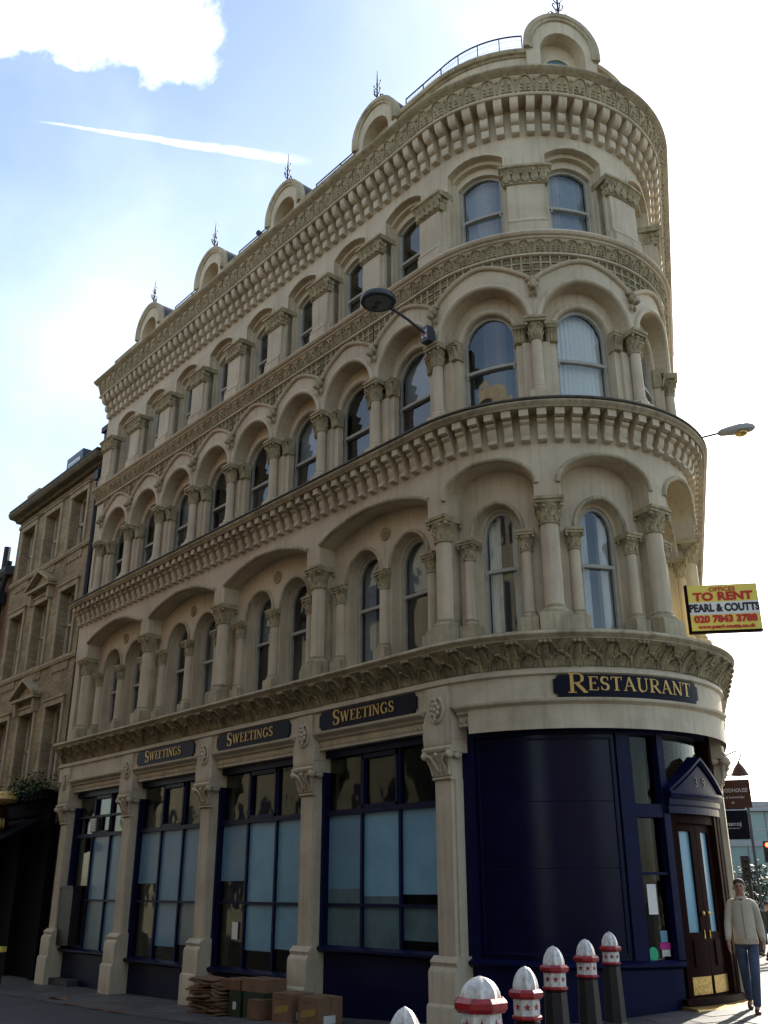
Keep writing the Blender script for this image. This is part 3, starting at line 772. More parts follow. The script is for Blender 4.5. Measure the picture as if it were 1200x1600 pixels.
def dorm_roof(g):
    p = arch_pts(0, .585, 14.30, .63, 'semi', 14); full = [(p[0][0], 14.0)]+p+[(p[-1][0], 14.0)]
    g.grid([[g.add(a, -.05, z), g.add(a, -1.6, z)] for a, z in full])
dr = Placer('dormer_roof', dorm_roof, M['slate'], 40)
def dorm_win(g):
    p = arch_pts(0, .25, 13.95, .24, 'semi', 12)
    rows = [[g.add(a, -.19, 13.5), g.add(a, -.19, z)] for a, z in p]; g.grid(rows)
def dorm_arch(g):
    p = arch_pts(0, .25, 13.95, .24, 'semi', 12); band(g, [(p[0][0], 13.5)]+p+[(p[-1][0], 13.5)], [(0, -.22), (0, -.17), (.04, -.16), (.06, -.18), (.06, -.22)])
dw = Placer('dormer_window', dorm_win, M['film2']); da = Placer('window_surround', dorm_arch, M['stone'], 40)
def finial(g):
    zb = 14.93; o = -.02
    g.lathe(0, o, [(.05, zb), (.045, zb+.03), (.02, zb+.05)], 8)
    g.tube([(0, o, zb), (0, o, zb+.45), (0, o, zb+.62), (0, o, zb+.80)], [.017, .015, .010, .004], 6)
    def scroll(sg, z, rad, turn, up):
        pts = []
        for i in range(17):
            t = i/16; an = -pi/2+turn*t*2*pi; rr = rad*(1-.62*t)
            pts.append((sg*(rad+rr*sin(an)*1.0)*1, o, z+up*(rr*cos(an))))
        g.tube(pts, .011, 5)
    for sg in (-1, 1):
        g.tube([(sg*.0, o, zb+.02), (sg*.05, o, zb+.10), (sg*.12, o, zb+.14), (sg*.165, o, zb+.10), (sg*.15, o, zb+.045), (sg*.10, o, zb+.04), (sg*.085, o, zb+.08), (sg*.11, o, zb+.095)], .012, 5)
        g.tube([(0, o, zb+.18), (sg*.05, o, zb+.22), (sg*.09, o, zb+.30), (sg*.07, o, zb+.35), (sg*.045, o, zb+.32)], .010, 5)
        g.tube([(0, o, zb+.34), (sg*.05, o, zb+.40), (sg*.085, o, zb+.48)], [.01, .009, .005], 5)
        g.blob(sg*.09, o, zb+.49, .018, .012, .022, 6, 4)
        g.tube([(0, o, zb+.15), (0, o+sg*.06, zb+.2), (0, o+sg*.08, zb+.28), (0, o+sg*.05, zb+.3)], .009, 5)
    g.blob(0, o, zb+.46, .022, .022, .03, 6, 4)
fn = Placer('iron_finial', finial, M['iron'], 60)
for d in DORM:
    o_ = dm.at(d, bld); bent = d > 0; o_.location.z = (.11 if bent else .03)*K; o_.scale.x = 1.1 if bent else 1
    for pl_ in (dmm, dr, da, dw, fn): pl_.sub(o_, bent)
def railing(a0, a1, o, z0, z1, step=.42):
    g = G(); sm = g.samples(a0, a1, .15)
    for z in (z0+.03, z1): g.tube([(a, o, z) for a in sm], .014, 5)
    n = max(1, int((a1-a0)/step)); postg = []
    for i in range(n+1): g.tube([(a0+(a1-a0)*i/n, o, 13.9), (a0+(a1-a0)*i/n, o, z1)], .012, 5)
    r_ = obj('roof_railing', g, M['iron'], bld)
    m_ = G(); n = int((a1-a0)/.05)
    for i in range(n): m_.tube([(a0+(a1-a0)*i/n, o, z0+.03), (a0+(a1-a0)*i/n, o, z1)], .0022, 3, False)
    for k in range(4): m_.tube([(a, o, z0+.03+(z1-z0)*(k+1)/5) for a in sm], .0022, 3, False)
    obj('railing_mesh', m_, M['lead'], r_)['kind'] = 'stuff'
railing(-1.0, 1.72, -.36, 14.34, 14.98)
for i in range(3): railing(DORM[i]+.62, DORM[i+1]-.62, -.30, 14.25, 14.72, .6)
g = G(); g.box(-6.05, -5.65, -.9, -.5, 13.5, 14.9); part('roof_vent_box', g, M['stone2'])
g = G(); g.tube([(-5.75, -.48, 14.82), (-5.68, -.30, 14.80)], .06, 8); part('roof_camera', g, M['iron'], 40)

# ---- ground floor: pilasters
PILS = STR+[4.45]
def gpil(g): g.box(-.20, .20, -.35, .10, .9, 2.95); g.box(-.245, .245, -.35, .05, .9, 2.95)
def gped(g):
    g.sweep([(-.35, -.3), (.24, -.3), (.24, .44), (.225, .47), (.205, .48), (.205, .80), (.19, .83), (.16, .86), (.165, .89), (.175, .905), (.165, .925), (.13, .95), (.11, .97), (-.35, .97)], -.31, .31, True)
def gcap(g):
    g.sweep([(-.35, 2.94), (.12, 2.94), (.135, 2.955), (.12, 2.975), (.11, 2.985), (.125, 3.1), (.19, 3.26), (-.35, 3.26)], -.235, .235, True)
    for sg in (-1, 1):
        pts = [(sg*(.20+.11*(i/7)**1.5), .12+.06*i/7, 3.0+.25*i/7) for i in range(8)]
        g.tube(pts, [.03, .03, .028, .026, .026, .028, .03, .034], 6)
        rows = [[g.add(sg*.2+a*.35, .12+.08*(k/4)**2, 2.99+.26*k/4) for a in (-.3*(1-k/5), 0, .3*(1-k/5))] for k in range(5)]
        g.blob(sg*.31, .19, 3.235, .062, .07, .055, 8, 6); g.blob(sg*.31, .05, 3.235, .05, .08, .05, 8, 6)
        leaf(g, sg*.12, .13, 2.99, .17, lambda z: .115+.05*(z-2.99)/.2, .05, 4)
        g.tube([(sg*.03, .15, 3.04), (sg*.08, .175, 3.14), (sg*.16, .2, 3.21), (sg*.24, .215, 3.235)], .022, 6)
    leaf(g, 0, .17, 2.99, .24, lambda z: .115+.06*(z-2.99)/.25, .06, 5); g.blob(0, .22, 3.235, .035, .03, .03, 7, 5)
    g.sweep([(-.35, 3.26), (.19, 3.26), (.215, 3.285), (.22, 3.315), (.2, 3.335), (.175, 3.345), (.185, 3.36), (.185, 3.42), (-.35, 3.42)], -.36, .36, True)
def gblk(g):
    hw = .37
    pts = [(-hw, 3.421), (hw, 3.421), (hw, 3.62), (hw-.10, 3.80), (hw-.10, 4.075), (-hw+.10, 4.075), (-hw+.10, 3.80), (-hw, 3.62)]
    g.poly_a(pts, -.35, .185)
def gmed(g):
    zc = 3.79; o = .185
    rows = [[g.add(1.36*rx*cos(2*pi*i/20), o+oo, zc+rz*sin(2*pi*i/20)) for i in range(20)] for rx, rz, oo in ((.155, .175, 0), (.155, .175, .02), (.135, .155, .03), (.115, .135, .018), (.11, .13, .004))]
    g.grid(rows, True); g.f.append(tuple(rows[-1]))
    rnd = random.Random(3)
    for k in range(7): an = 2*pi*k/7+.3; g.blob(.084*cos(an), o+.03, zc+.075*sin(an), .046, .03, .036, 6, 4)
    for k in range(6): g.blob(rnd.uniform(-.05, .05), o+.035, zc+rnd.uniform(-.1, .1), .02, .025, .022, 5, 4)
    g.blob(0, o+.04, zc, .035, .03, .04, 7, 5); g.blob(0, o+.03, zc+.12, .05, .03, .03, 6, 4); g.blob(0, o+.03, zc-.12, .04, .03, .025, 6, 4)
PP = [Placer('shop_pilaster', gpil, M['shop'], 40), Placer('pedestal', gped, M['shop'], 40), Placer('pilaster_capital', gcap, M['shop'], 50), Placer('frieze_block', gblk, M['shop']), Placer('medallion', gmed, M['carve'], 50)]
PP[4].m = M['shop']
for a in PILS:
    a = a if abs(a) > 1e-9 else -1e-6
    o_ = PP[0].at(a, bld); o_.scale.x = .70
    if a > 1:
        (x, y), (nx, ny), t = path(a); o_.location = ((x-nx*.075)*K, (y-ny*.075)*K, 0)
    for q in PP[1:]: q.sub(o_, 0 < a < SA)
# lintels
bays = [(STR[i]+.265, STR[i+1]-.265) for i in range(4)]+[(.265, 4.18)]
for i, (a0, a1) in enumerate(bays):
    g = G()
    g.sweep([(-.3, 3.555), (.09, 3.555), (.09, 3.675), (.11, 3.69), (.13, 3.70), (.135, 3.72), (.16, 3.74), (.205, 3.765), (.215, 3.785), (.215, 3.80), (.16, 3.805), (-.3, 3.805)], a0, a1, True)
    o_ = obj('lintel', g, M['shop'], bld, 30)
    z_ = G(); n = int((a1-a0)/.075)
    for k in range(n):
        a = a0+(a1-a0)*(k+.5)/n
        z_.f.append(tuple(z_.add(*p) for p in ((a-.028, .094, 3.60), (a+.028, .094, 3.60), (a, .094, 3.645))))
        z_.f.append(tuple(z_.add(*p) for p in ((a-.028, .094, 3.60), (a, .094, 3.645), (a, .112, 3.602))))
        z_.f.append(tuple(z_.add(*p) for p in ((a+.028, .094, 3.60), (a, .112, 3.602), (a, .094, 3.645))))
    obj('zigzag_trim', z_, M['stone2'], o_)['kind'] = 'stuff'

# ---- shop windows
def pane_obj(parent, a0, a1, z0, z1, o, m):
    g = G(); g.strip(a0, a1, o, z0, z1); g.strip(a0, a1, o-.012, z0, z1)
    return obj('pane', g, M[m], parent)
def shop(a0, a1, sill, cols, matr, extra=None):
    g = G(); o = -.12; zt = 3.55
    g.box(a0, a0+.07, -.25, -.04, sill, zt); g.box(a1-.07, a1, -.25, -.04, sill, zt)
    g.box(a0, a1, -.25, -.03, zt-.10, zt+.02)
    g.box(a0+.07, a1-.07, o-.03, o+.05, 2.66, 2.73); g.box(a0+.07, a1-.07, o-.03, o+.035, 1.475, 1.515)
    g.sweep([(-.3, sill-.07), (-.02, sill-.07), (.03, sill-.04), (.03, sill-.01), (-.05, sill+.02), (-.3, sill+.02)], a0, a1, True)
    xs = [a0+.07+(a1-a0-.14)*k/cols for k in range(cols+1)]
    for x in xs[1:-1]: g.box(x-.022, x+.022, o-.03, o+.04, sill, zt-.1)
    # inner frame of the hopper light
    x0, x1 = xs[1]+.022, xs[2]-.022
    for b_ in ((x0, x0+.04, 2.73, zt-.1), (x1-.04, x1, 2.73, zt-.1), (x0, x1, 2.73, 2.77), (x0, x1, zt-.17, zt-.1)): g.box(b_[0], b_[1], o-.02, o+.055, b_[2], b_[3])
    f = obj('shop_window', g, M['navy2'], bld)
    for k in range(cols):
        for j, (z0, z1) in enumerate(((sill, 1.475), (1.515, 2.66), (2.73, zt-.1))):
            m = matr[2-j][k]
            sp = m.split('/') if '/' in m else None
            if sp:
                zm = z0+(z1-z0)*float(sp[2]); pane_obj(f, xs[k]+.022, xs[k+1]-.022, z0, zm, o, sp[0]); pane_obj(f, xs[k]+.022, xs[k+1]-.022, zm, z1, o, sp[1])
            else: pane_obj(f, xs[k]+.022, xs[k+1]-.022, z0, z1, o, m)
    s_ = G(); s_.box(a0, a1, -.4, -.09, -.3, sill-.07)
    obj('stall_riser', s_, M['navy2'], bld)
    return f
SG = 'shopglass'
for i in range(4):
    a0, a1 = STR[i]+.165, STR[i+1]-.165
    sill = (.62, .57, .57, .97)[i]
    rows = ([[SG, SG, SG], [SG, 'filmB', 'filmB'], [SG, 'film2', 'filmB']],
            [[SG, SG, SG], ['shopglass/filmB/.24', 'filmB', 'filmB'], [SG, 'shopglass/filmB/.25', 'shopglass/film2/.3']],
            [[SG, SG, SG], ['shopglass/filmB/.26', 'film', 'film'], [SG, 'shopglass/film/.3', 'shopglass/film/.35']],
            [[SG, SG, SG], ['film2/filmB/.16', 'film2/film/.08', 'shopglass/film/.1'], ['film2', 'film2', 'shopglass/film2/.25']])[i]
    f = shop(a0, a1, sill, 3, rows)
    if i == 0:
        g = G(); g.box(a0+.07, a1-.07, -.15, -.07, 3.03, 3.07)
        for a in (a0+.42, a0+.95, a0+1.2): g.box(a-.015, a+.015, -.15, -.08, 2.73, 3.03)
        obj('glazing_bar', g, M['navy2'], f)
        v = G(); v.box(a0+.80, a0+1.08, -.10, -.04, 2.75, 3.02)
        vv = obj('vent_grille', v, M['lead'], f)
        sl_ = G()
        for k in range(8): sl_.box(a0+.815, a0+1.065, -.04, -.02, 2.765+.031*k, 2.785+.031*k)
        obj('slat', sl_, M['paper'], vv)
        k_ = G(); k_.box(a0+.02, a0+.60, -.1, .08, .68, 1.72); k_.box(a0, a0+.63, -.1, .11, 1.72, 1.76)
        obj('menu_cabinet', k_, M['black'], bld)
        w_ = G(); w_.box(a0-.05, a0+.9, -.3, .14, -.2, .10); obj('door_step', w_, M['asphalt'], bld)
    if i == 2:
        n_ = G(); n_.box(a0+.52, a0+.68, -.105, -.1, .98, 1.22); obj('paper_notice', n_, M['paper'], f)
# low brown stock seen behind the lower panes of the middle bays
for i in (1, 2):
    a0, a1 = STR[i]+.3, STR[i+1]-.3
    g = G(); g.box(a0, a1, -.8, -.4, .3, .80); obj('window_shelf', g, M['card'], bld)

# ---- curved navy shopfront
o = -.10
g = G()
g.sweep([(-.3, -.3), (o+.02, -.3), (o+.02, .86), (-.3, .86)], .165, 2.83, True); obj('stall_riser', g, M['navy2'], bld)
g = G(); g.sweep([(-.3, .86), (o+.05, .86), (o+.09, .89), (o+.09, .92), (o+.03, .95), (-.3, .95)], .165, 2.83, True); cs = obj('shopfront_sill', g, M['navy2'], bld)
pan = [(.95, 1.909), (1.912, 2.644), (2.647, 3.42)]
for z0, z1 in pan:
    g = G(); g.sweep([(o-.06, z0), (o-.002, z0), (o, z0+.003), (o, z1-.003), (o-.002, z1), (o-.06, z1)], .36, 2.19, True, True, .05); obj('curved_panel', g, M['navy'], bld, 30)
g = G()
g.box(.165, .36, -.3, o+.03, .95, 3.55); g.box(.41, .435, -.11, o+.022, 1.0, 3.38); g.box(2.12, 2.145, -.11, o+.022, 1.0, 3.38); g.box(.435, 2.12, -.11, o+.018, 3.355, 3.38); g.box(.435, 2.12, -.11, o+.018, 1.0, 1.025); g.box(.36, 2.26, -.3, o+.03, 3.42, 3.55); g.box(2.19, 2.36, -.3, o+.04, .95, 3.55)
g.box(2.36, 2.83, -.3, o+.04, 3.42, 3.55); g.box(2.36, 2.76, -.2, o+.04, 2.47, 2.62); g.box(2.76, 2.86, -.3, o+.05, .95, 3.55); g.box(2.86, 4.32, -.3, o+.03, 3.45, 3.55); g.box(2.36, 2.76, -.2, o+.02, 1.84, 1.87)
obj('shopfront_frame', g, M['navy2'], bld)
sw = G(); sw.box(2.36, 2.385, -.18, o+.02, .95, 3.42); swo = obj('side_light', sw, M['navy2'], bld)
for z0, z1 in ((.95, 1.84), (1.87, 2.47), (2.62, 3.42)): pane_obj(swo, 2.385, 2.76, z0, z1, o-.05, SG)
for (a0, a1, z0, z1, m, nm) in ((2.47, 2.60, 1.42, 1.74, 'paper', 'paper_notice'), (2.60, 2.70, 1.13, 1.25, 'film', 'window_sticker'), (2.58, 2.73, 1.06, 1.125, 'pink', 'window_sticker'), (2.60, 2.72, .985, 1.055, 'white', 'window_sticker')):
    if m == 'pink' and 'pink' not in M: M['pink'] = mat('magenta_print', (.5, .03, .22), .5)
    g = G(); g.strip(a0, a1, o-.045, z0, z1); obj(nm, g, M[m], swo)
if 'mint' not in M: M['mint'] = mat('green_print', (.04, .45, .22), .5)
g = G(); (x_, z_) = (2.475, 1.01); g.poly_a([(x_+.065*cos(2*pi*i/16), z_+.075*sin(2*pi*i/16)) for i in range(16)], o-.05, o-.04); obj('window_sticker', g, M['mint'], swo)
# entrance
g = G()
g.box(2.86, 2.94, -.35, o+.04, .55, 2.52); g.box(3.90, 4.02, -.35, o+.04, .55, 2.52); g.box(2.94, 3.90, -.35, o+.02, 2.42, 2.52)
ent = obj('door_frame', g, M['wood'], bld)
g = G(); g.box(4.02, 4.32, -.35, -.05, .3, 3.55); obj('wood_panel', g, M['wood'], bld)
for (a0, a1) in ((2.94, 3.415), (3.425, 3.90)):
    g = G(); od = -.16
    g.box(a0, a0+.12, od-.03, od+.03, .56, 2.42); g.box(a1-.12, a1, od-.03, od+.03, .56, 2.42); g.box(a0+.12, a1-.12, od-.03, od+.03, 2.33, 2.42); g.box(a0+.12, a1-.12, od-.03, od+.03, .56, 1.22)
    g.box(a0+.16, a1-.16, od+.03, od+.045, .86, 1.14)
    d_ = obj('door', g, M['wood'], bld)
    g = G(); g.strip(a0+.12, a1-.12, od, 1.22, 2.33); obj('pane', g, M['film'], d_)
    g = G(); g.box(a0+.03, a1-.03, od+.031, od+.038, .58, .76); obj('kick_plate', g, M['brass'], d_)
    g = G(); xx = a1-.06 if a0 < 3 else a0+.06; g.blob(xx, od+.05, 1.42, .02, .02, .03, 6, 4); g.box(xx-.008, xx+.008, od+.03, od+.04, 1.15, 1.24)
    g.tube([(xx, od+.05, 1.42), (xx+(.09 if a0 > 3 else -.02), od+.06, 1.415)], .008, 5); obj('handle', g, M['brass'], d_)
g = G(); g.strip(2.86, 4.05, o-.05, 2.7, 3.45); obj('fan_light', g, M['shopglass'], bld)
g = G()
g.sweep([(-.2, 2.52), (.0, 2.52), (.0, 2.60), (.02, 2.62), (.02, 2.68), (.055, 2.70), (.07, 2.74), (.07, 2.77), (-.2, 2.77)], 2.80, 3.96, True)
zc, ac = 2.77, 3.38
def tri(g, hw, h, o0, o1, zb):
    n = 10
    for k in range(-n, n):
        a0, a1 = ac+hw*k/n, ac+hw*(k+1)/n; h0, h1 = h*(1-abs(k)/n), h*(1-abs(k+1)/n)
        q = [(a0, zb), (a1, zb), (a1, zb+h1+1e-4), (a0, zb+h0+1e-4)]
        g.quad([(a, o1, z) for a, z in q]); g.quad([(q[2][0], o1, q[2][1]), (q[3][0], o1, q[3][1]), (q[3][0], o0, q[3][1]), (q[2][0], o0, q[2][1])])
tri(g, .50, .32, -.1, .03, zc)
for sgn in (-1, 1):
    pts = [(ac+sgn*(.60-.60*i/8), zc+.40*i/8) for i in range(9)]
    rows = [[g.add(a, oo, z+dz) for oo, dz in ((-.1, -.04), (.045, -.04), (.075, -.01), (.075, .02), (-.1, .04))] for a, z in pts]
    g.grid(rows); g.f.append(tuple(rows[0]))
ped = obj('door_pediment', g, M['navy2'], bld)
g = G(); g.sweep([(-.4, .3), (.02, .3), (.02, .50), (.0, .555), (-.4, .56)], 2.76, 4.06, True); obj('door_step', g, M['wood'], bld)
g = G(); g.sweep([(-.05, .30), (.20, .30), (.23, .33), (.23, .45), (.20, .48), (-.05, .49)], 2.72, 4.0, True); obj('brass_threshold', g, M['brass'], bld)

# =================================================================== lettering
def arc(cx, cz, rx, rz, t0, t1, n=10): return [(cx+rx*cos(radians(t0+(t1-t0)*i/n)), cz+rz*sin(radians(t0+(t1-t0)*i/n))) for i in range(n+1)]
TK, TN = .15, .065
GL = {}
def serif(x, z, w=.17): return ([(x-w, z), (x+w, z)], .055)
GL['I'] = (.34, [([(.17, 0), (.17, 1)], TK), serif(.17, .025), serif(.17, .975)])
GL['E'] = (.66, [([(.17, 0), (.17, 1)], TK), ([(.02, .025), (.60, .025)], .055), ([(.02, .975), (.58, .975)], .055), ([(.17, .52), (.44, .52)], .055), ([(.60, 0), (.60, .22)], .05), ([(.58, 1), (.58, .8)], .05), ([(.44, .42), (.44, .62)], .05)])
GL['T'] = (.72, [([(.36, 0), (.36, 1)], TK), serif(.36, .025), ([(.03, .97), (.69, .97)], .06), ([(.04, 1), (.04, .76)], .05), ([(.68, 1), (.68, .76)], .05)])
GL['N'] = (.84, [([(.14, 0), (.14, 1)], TN), ([(.13, .97), (.69, .03)], TK), ([(.70, 0), (.70, 1)], TN), serif(.14, .025, .13), serif(.70, .975, .13), ([(.0, .975), (.16, .975)], .055)])
GL['W'] = (1.12, [([(.1, 1), (.34, 0)], TK), ([(.34, 0), (.56, .95)], TN), ([(.56, .95), (.78, 0)], TK), ([(.78, 0), (1.0, 1)], TN), serif(.11, .975, .12), serif(1.0, .975, .12), serif(.56, .975, .1)])
GL['A'] = (.84, [([(.12, 0), (.40, 1)], TN), ([(.40, 1), (.72, 0)], TK), ([(.22, .36), (.6, .36)], .055), serif(.12, .025, .12), serif(.72, .025, .13)])
GL['U'] = (.82, [([(.17, 1), (.17, .36)]+arc(.40, .32, .23, .30, 180, 270, 6), TK), (arc(.40, .32, .27, .30, 270, 360, 6)+[(.67, 1)], TN), serif(.17, .975, .15), serif(.67, .975, .12)])
GL['R'] = (.80, [([(.17, 0), (.17, 1)], TK), ([(.02, .975), (.4, .975)]+arc(.4, .74, .22, .235, 90, 30, 4), .06), (arc(.4, .74, .22, .235, 40, -40, 6), .13), (arc(.4, .74, .22, .235, -30, -90, 4)+[(.17, .505)], .06), ([(.36, .5), (.72, .02)], TK), serif(.17, .025), ([(.64, .025), (.82, .025)], .055)])
GL['S'] = (.62, [(arc(.31, .74, .21, .235, 35, 110, 6), .065), (arc(.31, .74, .2, .235, 110, 250, 8)+arc(.31, .26, .2, .24, 70, -60, 8)[1:], TK), (arc(.31, .26, .21, .24, -60, -150, 6), .065), ([(.50, .72), (.50, .97)], .05), ([(.10, .28), (.10, .03)], .05)])
GL['G'] = (.84, [(arc(.44, .5, .34, .48, 45, 100, 6), .07), (arc(.44, .5, .33, .47, 100, 260, 12), TK), (arc(.44, .5, .34, .48, 260, 315, 6), .07), ([(.68, .06), (.68, .44)], TK), ([(.52, .43), (.82, .43)], .055), ([(.67, .74), (.67, .96)], .05)])
def stroke(g, pts, w, a0, z0, h, o, asp):
    rows = []
    for i, p in enumerate(pts):
        q = pts[max(0, i-1)]; r = pts[min(len(pts)-1, i+1)]; dx, dz = r[0]-q[0], r[1]-q[1]; l = hypot(dx, dz) or 1
        nx, nz_ = -dz/l*w/2, dx/l*w/2
        rows.append([g.add(a0+(p[0]+s*nx)*h*asp, oo, z0+(p[1]+s*nz_)*h) for s, oo in ((1, o-.002), (1, o+.006), (-1, o+.006), (-1, o-.002))])
    g.grid(rows)
def word(parent, txt, a0, a1, zb, hcap, hsm, o, m):
    ws = []
    for i, ch in enumerate(txt): ws.append(GL[ch][0]*(hcap if i == 0 else hsm)+.06*hsm)
    asp = (a1-a0)/sum(ws); a = a0
    for i, ch in enumerate(txt):
        h = hcap if i == 0 else hsm; zz = zb-(hcap-hsm)*.42 if i == 0 else zb
        g = G()
        for k_, (pts, w) in enumerate(GL[ch][1]): stroke(g, pts, w, a, zz, h, o+.0006*k_, asp)
        obj('letter', g, m, parent); a += ws[i]*asp
def fascia(a0, a1, z0, z1, o, txt, label, t0, t1, hc, hs, grp=None):
    c = .05
    g = G(); N_ = g.samples(a0, a1, .06)
    if len(N_) < 3: N_ = [a0, a0+c, a1-c, a1]
    def edge(a):
        d = min(a-a0, a1-a)
        return sqrt(max(0, c*c-d*d)) if d < c else 0
    N_ = sorted(set([a0+c*q for q in (0, .3, .6, .85, 1)]+[x for x in N_ if a0+c+.001 < x < a1-c-.001]+[a1-c*q for q in (0, .3, .6, .85, 1)]))
    rows = []
    for a in N_:
        e_ = edge(a); rows.append([g.add(a, o, z0+e_), g.add(a, o+.03, z0+e_), g.add(a, o+.03, z1-e_), g.add(a, o, z1-e_)])
    g.grid(rows, True); g.f.append(tuple(rows[0])); g.f.append(tuple(reversed(rows[-1])))
    b = obj('fascia_sign', g, M['board']); tag(b, label, 'shop sign', grp)
    word(b, txt, t0, t1, z0+(z1-z0)*.27, hc, hs, o+.032, M['gold'])
    return b
for i, lab in ((1, 'navy fascia board lettered SWEETINGS above the second shop window from the left end'), (2, 'navy fascia board lettered SWEETINGS above the shop window with the stacked cardboard'), (3, 'navy fascia board lettered SWEETINGS above the shop window beside the curved navy front')):
    a0, a1 = STR[i]+.36, STR[i+1]-.38
    fascia(a0, a1, 3.815, 4.075, .152, 'SWEETINGS', lab, a0+.32, a1-.42, .21, .145, 'navy shop name boards')
fascia(1.46, 3.33, 3.815, 4.075, .152, 'RESTAURANT', 'curved navy board lettered RESTAURANT in gold over the rounded corner front', 1.62, 3.19, .235, .165, 'navy shop name boards')
def text(name, s, size, m, mw, parent=None, bold=.0, align='CENTER', ext=.002, shear=0, sx=1.0):
    c = bpy.data.curves.new(name, 'FONT'); c.body = s; c.size = size*K; c.extrude = ext*K; c.offset = bold; c.align_x = align; c.align_y = 'CENTER'; c.resolution_u = 3; c.shear = shear
    tmp = bpy.data.objects.new(name, c); COL.objects.link(tmp)
    dg = bpy.context.evaluated_depsgraph_get(); me = bpy.data.meshes.new_from_object(tmp.evaluated_get(dg)); bpy.data.objects.remove(tmp); me.name = name
    me.materials.clear(); me.materials.append(m)
    o = bpy.data.objects.new(name, me); COL.objects.link(o); o.matrix_world = mw @ Matrix.Diagonal((sx, 1, 1, 1))
    if parent is not None:
        o.parent = parent; o.matrix_parent_inverse = parent.matrix_world.inverted()
    return o
def frame_at(org, xd, zd):      # matrix whose x runs along the text and y is up
    x = Vector(xd).normalized(); y = Vector(zd).normalized(); z = x.cross(y)
    return Matrix(((x.x, y.x, z.x, org[0]*K), (x.y, y.y, z.y, org[1]*K), (x.z, y.z, z.z, org[2]*K), (0, 0, 0, 1)))
bpy.context.view_layer.update()
for ch, a in (('3', 3.29), ('9', 3.46)):
    (x, y), (nx, ny), t = path(a); text('numeral', ch, .17, M['dimgold'], frame_at((x+nx*.036, y+ny*.036, 2.885), (cos(t), sin(t), 0), (0, 0, 1)), ped)

# =================================================================== lamps, estate sign
def lamp_wall():
    t = thing('wall_street_lamp', 'dark round disc street lamp on an arm fixed above a second-floor column', 'street lamp', (0, 0, 9.17))
    g = G('xyz'); g.xbox((0, -.20, 0), .15, .13, .25); g.xbox((0, -.135, .02), .10, .10, .2)
    bx = obj('bracket_box', g, M['lampgrey'], t)
    g = G('xyz'); g.xbox((0, -.268, .05), .105, .006, .135); em = obj('shield', g, M['white'], bx)
    g = G('xyz'); g.xbox((0, -.274, .05), .026, .006, .135); g.xbox((0, -.2745, .108), .105, .006, .026); g.xbox((-.033, -.275, .145), .012, .006, .03); obj('red_cross', g, M['red'], bx)
    g = G('xyz'); g.tube([(0, -.25, .14), (0, -.6, .235), (0, -.92, .29)], [.022, .02, .02], 8); obj('arm', g, M['lampgrey'], t, 60)
    hx = thing_c = link('lamp_head', None, t, (0, -1.14, .31)); bpy.data.objects.remove(hx)
    g = G('xyz'); g.lathe(0, -1.16, [(.20, .265), (.245, .27), (.255, .285), (.255, .33), (.235, .355), (.15, .385), (.05, .395)], 28); g.tube([(0, -.86, .285), (0, -.98, .30)], [.03, .045], 8)
    hd = obj('lamp_head', g, M['lampgrey'], t, 40)
    g = G('xyz'); g.lathe(0, -1.16, [(.195, .262), (.15, .252), (.03, .247)], 24); obj('lens', g, M['lens'], hd, 60)
    for s_ in (-1, 1):
        g = G('xyz'); g.lathe(s_*.06-.03, -1.16-.02*s_, [(.052, .245), (.05, .236), (.02, .232)], 12); obj('lamp_bulb', g, M['lampgrey'], hd, 60)
    t.rotation_euler = (0, 0, radians(0))
lamp_wall()
def lamp2():
    t = thing('cobra_street_lamp', 'grey elongated street lamp head on a thin arm beyond the rounded corner', 'street lamp', (1.19, 2.95, 7.98))
    p0 = Vector((0, 0, 0)); d = Vector((.80, .60, 0)).normalized()
    A = [p0-d*.1, p0+d*.9+Vector((0, 0, .06)), p0+d*1.30+Vector((0, 0, .13))]
    g = G('xyz'); g.tube([tuple(q) for q in A], .016, 6); obj('arm', g, M['lampgrey'], t)
    g = G('xyz'); c0 = A[2]
    rows = []
    for i, (u, w, zt, zb) in enumerate(((0, .03, .035, -.03), (.04, .065, .06, -.045), (.15, .085, .085, -.05), (.28, .105, .105, -.05), (.40, .10, .105, -.045), (.48, .07, .085, -.03), (.515, .025, .05, 0))):
        c = c0+d*u*1.05+Vector((0, 0, u*.06)); n = Vector((-d.y, d.x, 0))
        rows.append([g.add(*(c+n*w*sin(2*pi*k/10)+Vector((0, 0, (zt if cos(2*pi*k/10) > 0 else -zb)*cos(2*pi*k/10))))) for k in range(10)])
    g.grid(rows, True); g.f.append(tuple(rows[0])); g.f.append(tuple(rows[-1]))
    h_ = obj('lamp_head', g, M['sgrey'], t, 50)  # pale material stands in for sunlight on the head
    g = G('xyz'); c = c0+d*.33+Vector((0, 0, -.03)); g.blob(c.x, c.y, c.z, .1, .09, .05, 10, 6); obj('lamp_glass', g, M['brass'], h_, 60)
lamp2()
